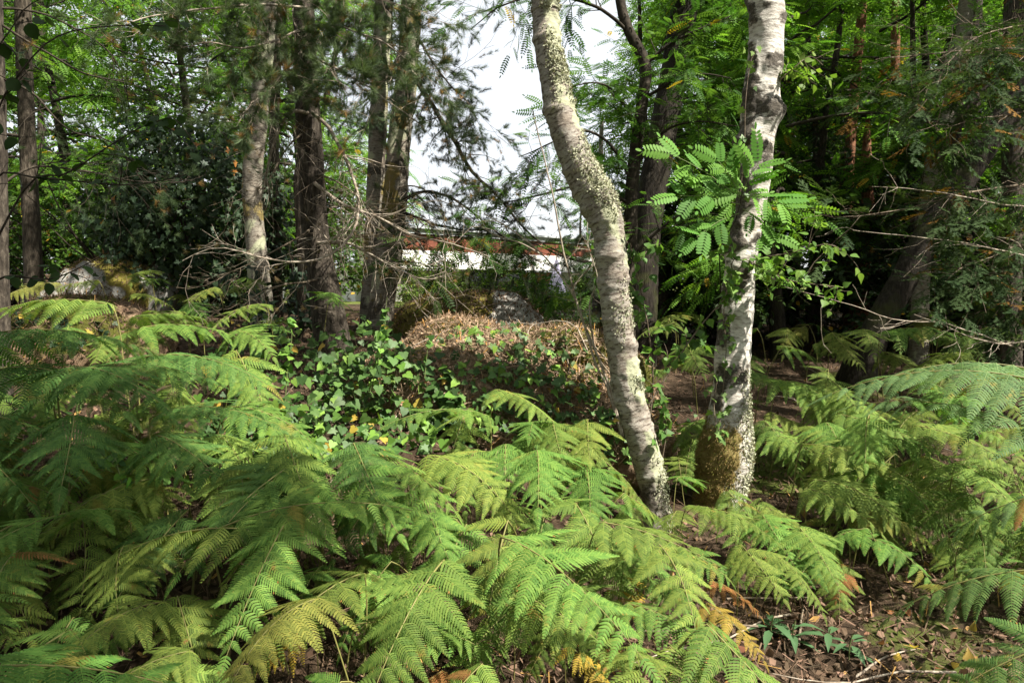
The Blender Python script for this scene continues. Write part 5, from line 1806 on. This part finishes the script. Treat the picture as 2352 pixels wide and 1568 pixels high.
def leafy(root, base, P, n, size, leafset, cols, mat, spread=.05, r=.004, axd=-.25, twigs=0, tw_len=.2, nm='stem', t0=.25):
    mb = MB()
    m = len(P)
    mb.add(*tube(P, np.linspace(r, r * .4, m), 5)[:2])
    lines = [P[int(m * t0):]]
    for k in range(twigs):
        j = ri.integers(int(m * t0), m - 1)
        W = wander(ri, P[j], unit(P[j + 1] - P[j]) * .6 + ri.normal(scale=.6, size=3), tw_len * ri.uniform(.5, 1.2), 5, .18, -.06)
        mb.add(*tube(W, np.linspace(r * .5, .0008, 6), 4)[:2])
        lines.append(W)
    st = ob(nm, mb.mesh(nm, mat, base), root)
    lens = np.array([np.linalg.norm(l[-1] - l[0]) for l in lines])
    for k in range(n):
        l = lines[ri.choice(len(lines), p=lens / lens.sum())]
        f = ri.random() * (len(l) - 1)
        j = min(int(f), len(l) - 2)
        p = l[j] + (l[j + 1] - l[j]) * (f - j) + ri.normal(scale=.006, size=3)
        ax = unit(l[j + 1] - l[j]) * .4 + ri.normal(scale=.6, size=3) + np.array([0, 0, axd])
        nmv = np.array([.4, -.45, .8]) + ri.normal(scale=.4, size=3)
        M3 = basis(ax[None], nmv[None])[0] * ri.uniform(*size)
        c = np.array(cols[ri.integers(0, len(cols))]) * ri.uniform(.8, 1.2)
        ob('leaf', leafset[ri.integers(0, 3)], st, mat4(M3, p - base), c)


IVC = [(.07, .14, .03), (.12, .23, .035), (.06, .12, .03)]
shoot('ivy_shoot', 'tall upright ivy shoot with pale new leaves below the furrowed pine', [(655, 930), (660, 850), (670, 780), (668, 730)], 4.9, 26, (.05, .075), IVL, IVC, M_GREENSTEM, 'ivy', twigs=3, tw_len=.12)
shoot('ivy_shoot', 'bright ivy shoot standing up before the twin trunks', [(850, 900), (868, 830), (882, 760), (890, 710)], 5.0, 24, (.05, .07), IVL, IVC, M_GREENSTEM, 'ivy', twigs=3, tw_len=.1)
shoot('ivy_shoot', 'short ivy shoot in the middle of the mound', [(975, 870), (980, 820), (985, 775)], 5.0, 12, (.045, .065), IVL, IVC, M_GREENSTEM, 'ivy', twigs=2, tw_len=.08)
shoot('ivy_shoot', 'rosette of bright ivy leaves among the fronds before the mound', [(990, 1040), (985, 990), (980, 945)], 4.3, 20, (.05, .075), IVL, [(.12, .24, .035), (.09, .18, .03)], M_GREENSTEM, 'ivy', twigs=4, tw_len=.14)
shoot('ivy_shoot', 'glowing round ivy leaves over the dark hollow of the bank', [(300, 1180), (280, 1110), (265, 1050)], 3.4, 14, (.05, .07), IVL, [(.12, .26, .03), (.05, .11, .03)], M_GREENSTEM, 'ivy', twigs=4, tw_len=.16)

# birch sapling with loose leaves right of the leaning birch
BIC = [(.085, .165, .035), (.11, .21, .04), (.075, .145, .035)]
shoot('birch_sapling', 'leafy birch sapling growing close to the leaning birch', [(1492, 960), (1500, 880), (1490, 760), (1470, 660), (1448, 560)], 4.75, 150, (.045, .08), BIL, BIC, M_TWIG, 'sapling', twigs=11, tw_len=.36, r=.006)
shoot('birch_sapling', 'slanting birch sapling reaching from the leaning birch toward the white birch', [(1490, 930), (1540, 850), (1600, 760), (1660, 690), (1700, 650)], 4.7, 85, (.04, .075), BIL, BIC, M_TWIG, 'sapling', twigs=7, tw_len=.28, r=.006)
shoot('birch_sapling', 'low birch sapling in the gap between the two birches', [(1520, 1060), (1530, 990), (1520, 930), (1500, 880)], 4.6, 70, (.04, .07), BIL, BIC, M_TWIG, 'sapling', twigs=5, tw_len=.2, r=.004)


def twig_on(root, rows, n, size, cols, twigs, tw_len, leafset=None, mat=None, r=.005):
    P = resample(np.array([at(x, y, d) for x, y, d in rows]), 14)
    leafy(root, np.array(root.location), P, n, size, leafset or BIL, cols, mat or M_TWIG, r=r, twigs=twigs, tw_len=tw_len, nm='twig', t0=.15)


BRI = [(.12, .21, .035), (.10, .19, .035), (.13, .22, .05)]
twig_on(birch_b, [(1700, 590, 4.95), (1740, 610, 4.75), (1800, 640, 4.65), (1850, 650, 4.6), (1940, 660, 4.6)], 85, (.04, .075), BRI, 11, .28)
twig_on(birch_b, [(1710, 600, 4.95), (1760, 590, 4.75), (1820, 580, 4.65), (1900, 560, 4.6), (1930, 575, 4.6)], 70, (.04, .07), BRI, 9, .26)
twig_on(birch_b, [(1690, 640, 4.9), (1680, 610, 4.7), (1690, 580, 4.65), (1660, 560, 4.6)], 34, (.045, .07), BRI, 5, .2)
twig_on(birch_b, [(1785, 190, 4.95), (1820, 160, 4.8), (1860, 130, 4.8), (1890, 150, 4.8)], 40, (.042, .065), [(.13, .21, .035), (.15, .22, .05)], 6, .26)
# ivy climbing the white birch
ivt = thing('ivy_vine', 'young ivy climbing the shaded side of the white birch', 'ivy', at(1640, 1010, 4.8))
o_ = np.array(ivt.location)
for rows, nlf in (([(1650, 1000, 4.80), (1660, 900, 4.86), (1668, 800, 4.86), (1662, 720, 4.88), (1675, 640, 4.88)], 42), ([(1700, 450, 4.9), (1710, 330, 4.88), (1712, 240, 4.88), (1722, 150, 4.88), (1735, 120, 4.88)], 22), ([(1650, 1010, 4.8), (1640, 930, 4.86), (1650, 860, 4.86)], 14)):
    P = resample(np.array([at(x, y, d) for x, y, d in rows]), 16)
    mb = MB()
    mb.add(*tube(P, .003, 5)[:2])
    vn = ob('vine', mb.mesh('ivy_vine', M_TWIG, o_), ivt)
    for k in range(nlf):
        p = P[ri.integers(0, 16)] + np.array([ri.normal() * .035, -ri.uniform(.005, .03), ri.normal() * .03])
        M3 = basis((np.array([0, -.2, -.7]) + ri.normal(scale=.5, size=3))[None], (np.array([.4, -1, .4]) + ri.normal(scale=.4, size=3))[None])[0] * ri.uniform(.035, .06)
        c = ri.uniform(.8, 1.3)
        ob('leaf', IVS[ri.integers(0, 3)], vn, mat4(M3, p - o_), (.10 * c, .17 * c, .04))

# young locust with big bright compound leaves in front of the white birch
lsb = on_ground(*at(1645, 1150, 4.75)[:2])
loc_s = thing('locust_sapling', 'young locust with large bright compound leaves in front of the white birch', 'sapling', lsb)
P = resample(np.array([lsb + np.array([0, .45, -.05]), at(1648, 950, 5.22), at(1655, 700, 5.15), at(1655, 570, 4.95), at(1690, 505, 4.68), at(1705, 440, 4.58)]), 26)
mb = MB()
mb.add(*tube(P, np.linspace(.008, .003, 26), 6)[:2])
ob('stem', mb.mesh('locust_stem', M_DARKTWIG, lsb), loc_s)
LCM = [mk('locust_leaf', LOCUST_BIG[0] * np.array([1, 1, q]), LOCUST_BIG[1], M_ROB, {'tint': np.full(len(LOCUST_BIG[0]), t)}) for q, t in ((.6, .3), (1.0, .55), (1.4, .75))]
for (q0, q1) in [((1700, 455), (1545, 355)), ((1700, 470), (1560, 450)), ((1698, 490), (1600, 545)), ((1704, 450), (1800, 470)), ((1704, 445), (1740, 380)), ((1706, 480), (1775, 540)), ((1700, 450), (1650, 370))]:
    W = resample(np.array([at(q0[0], q0[1], 4.6), at((q0[0] + q1[0]) / 2, (q0[1] + q1[1]) / 2 - 8, 4.56), at(q1[0], q1[1], 4.5)]), 8)
    mb = MB()
    mb.add(*tube(W, np.linspace(.003, .0015, 8), 4)[:2])
    tw = ob('twig', mb.mesh('locust_twig', M_GREENSTEM, lsb), loc_s)
    for k in range(7):
        p = W[1 + k]
        dd = unit(W[-1] - W[0])
        sgn = 1 if k % 2 else -1
        ax = dd * (.75 if k < 6 else 1.8) + unit(np.cross(dd, np.array([.2, -1., .4]))) * sgn * .8 + ri.normal(scale=.25, size=3) + np.array([0, -.15, .1])
        M3 = basis(ax[None], (np.array([.35, -.7, .75]) + ri.normal(scale=.3, size=3))[None])[0] * ri.uniform(.14, .22)
        c = ri.uniform(.85, 1.2)
        ob('leaf', LCM[ri.integers(0, 3)], tw, mat4(M3, p - lsb), (.095 * c, .215 * c, .035 * c))

# pale bare stems in front of the mound
sb = on_ground(*at(1418, 960, 4.9)[:2])
bare = thing('bare_sapling', 'pale leafless forked sapling arching away from the foot of the leaning birch', 'sapling', sb)
for rows, r in (([(1425, 1000), (1400, 900), (1365, 830), (1345, 750), (1312, 670), (1250, 590), (1180, 530), (1110, 490)], .010),
                ([(1428, 1000), (1405, 900), (1365, 800), (1330, 710), (1300, 600), (1270, 450), (1240, 330), (1222, 250)], .010),
                ([(1312, 670), (1330, 640), (1370, 600), (1410, 570)], .005), ([(1250, 590), (1200, 560), (1140, 540), (1070, 500)], .005),
                ([(1365, 800), (1355, 700), (1372, 640), (1350, 560), (1352, 480)], .006), ([(1300, 600), (1340, 560), (1380, 545)], .004)):
    P = resample(np.array([at(x, y, 4.95 - .02 * i) for i, (x, y) in enumerate(rows)]), 22)
    P = P + .008 * np.stack([vnoise(P * 9, 4), vnoise(P * 9, 5), 0 * P[:, 0]], -1)
    mb = MB()
    mb.add(*tube(P, np.linspace(r, r * .35, 22), 7)[:2])
    for k in range(5):
        j = ri.integers(6, 20)
        W = wander(ri, P[j], unit(P[j + 1] - P[j]) + ri.normal(scale=.6, size=3), ri.uniform(.08, .25), 3, .2)
        mb.add(*tube(W, [.002, .0016, .001, .0008], 4)[:2])
    ob('stem', mb.mesh('bare_stem', M_PALETWIG, sb), bare)

# fallen branches, sticks and small plants
for i in range(44):
    if i < 8:
        p = hit(ri.uniform(900, 1230), ri.uniform(690, 760), 7, 9.5)
        lab, grp = 'dry broken twig lying on the rock outcrop', 'twigs on the rock outcrop'
    elif i >= 26:
        p = hit(ri.uniform(900, 1380), ri.uniform(780, 900), 4, 6.6)
        lab, grp = 'dry twig lying across the dead leaves of the mound', 'twigs on the mound'
    elif i < 20:
        p = on_ground(ri.uniform(2.0, 4.6), ri.uniform(6.5, 9.5))
        lab, grp = 'fallen stick in the shade under the dark firs', 'sticks under the firs'
    else:
        p = on_ground(ri.uniform(.9, 2.0), ri.uniform(2.8, 3.5))
        lab, grp = 'thin stick on the bare leaf litter', 'sticks on the litter'
    if p is None:
        continue
    W = wander(ri, (0, 0, 0), (ri.normal(), ri.normal() * .5, .05), ri.uniform(.3, 1.1), 7, .12)
    W[:, 2] = surf(W[:, 0] + p[0], W[:, 1] + p[1]) - p[2] + .012 + .03 * abs(ri.normal())
    mb = MB()
    mb.add(*tube(W, np.linspace(.006, .002, 8), 5)[:2])
    o = tag(ob('fallen_stick', mb.mesh('fallen_stick', M_TWIG if i % 2 else M_PALETWIG)), lab, 'stick', grp)
    o.location = p
LILY = strip_leaf([(0, .03), (.3, .14), (.6, .13), (1, 0)], .2, .5)
LIL_ME = mk('lance_leaf', LILY[0], LILY[1], M_IVY, {'tint': np.full(len(LILY[0]), .5)})
for (px_, py_, nl, lab) in [(1770, 1470, 9, 'small plant with lance shaped leaves on bare litter by the yellow fronds'), (1820, 1480, 7, 'small lance leaved plant beside the larger one on the bare litter'), (1950, 1515, 7, 'lone rosette of pointed leaves on the bare leaf litter'), (1900, 1500, 5, 'tiny plant with few pointed leaves between two others on litter')]:
    p = hit(px_, py_, 2, 6)
    root = thing('woodland_plant', lab, 'plant', p)
    mb = MB()
    for k in range(nl):
        a = k * 2.4 + ri.normal() * .3
        hgt = ri.uniform(.02, .10)
        q = np.array([.02 * math.cos(a), .02 * math.sin(a), hgt])
        ob('leaf', LIL_ME, root, mat4(basis(np.array([[math.cos(a), math.sin(a), .25]]), np.array([[0, 0, 1.]]))[0] * ri.uniform(.08, .13), q), (.06, .12, .05))
    mb.add(*tube(np.array([(0, 0, -.02), (0, 0, .06), (.01, 0, .11)]), .003, 5)[:2])
    ob('stem', mb.mesh('plant_stem', M_GREENSTEM), root)
# larger fallen leaves on fronds and mound
FL_ME = [mk('fallen_leaf', BIRCH_LEAF[0] * np.array([1, 1, q]), BIRCH_LEAF[1], M_BRD, {'tint': np.full(len(BIRCH_LEAF[0]), .5)}) for q in (1, 2.5, -1)]
for i in range(60):
    if i < 30:
        p = hit(ri.uniform(1700, 2350), ri.uniform(1400, 1560), 2, 6)
        lab, grp = 'tan fallen leaf lying on the bare litter', 'fallen leaves on the bare litter'
    else:
        p = hit(ri.uniform(940, 1400), ri.uniform(780, 920), 3, 8)
        lab, grp = 'tan fallen leaf lying on the mound', 'fallen leaves on the mound'
    if p is None:
        continue
    M3 = basis(ri.normal(size=(1, 3)), np.array([[0, -.2, 1]]) + ri.normal(scale=.35, size=(1, 3)))[0] * ri.uniform(.03, .06)
    c = ri.uniform(.7, 1.3)
    o = ob('fallen_leaf', FL_ME[i % 3], None, mat4(M3, p + np.array([0, 0, .02])), [(.36 * c, .21 * c, .07 * c), (.42 * c, .30 * c, .06), (.25 * c, .11 * c, .05)][i % 3])
    tag(o, lab, 'leaf', grp)
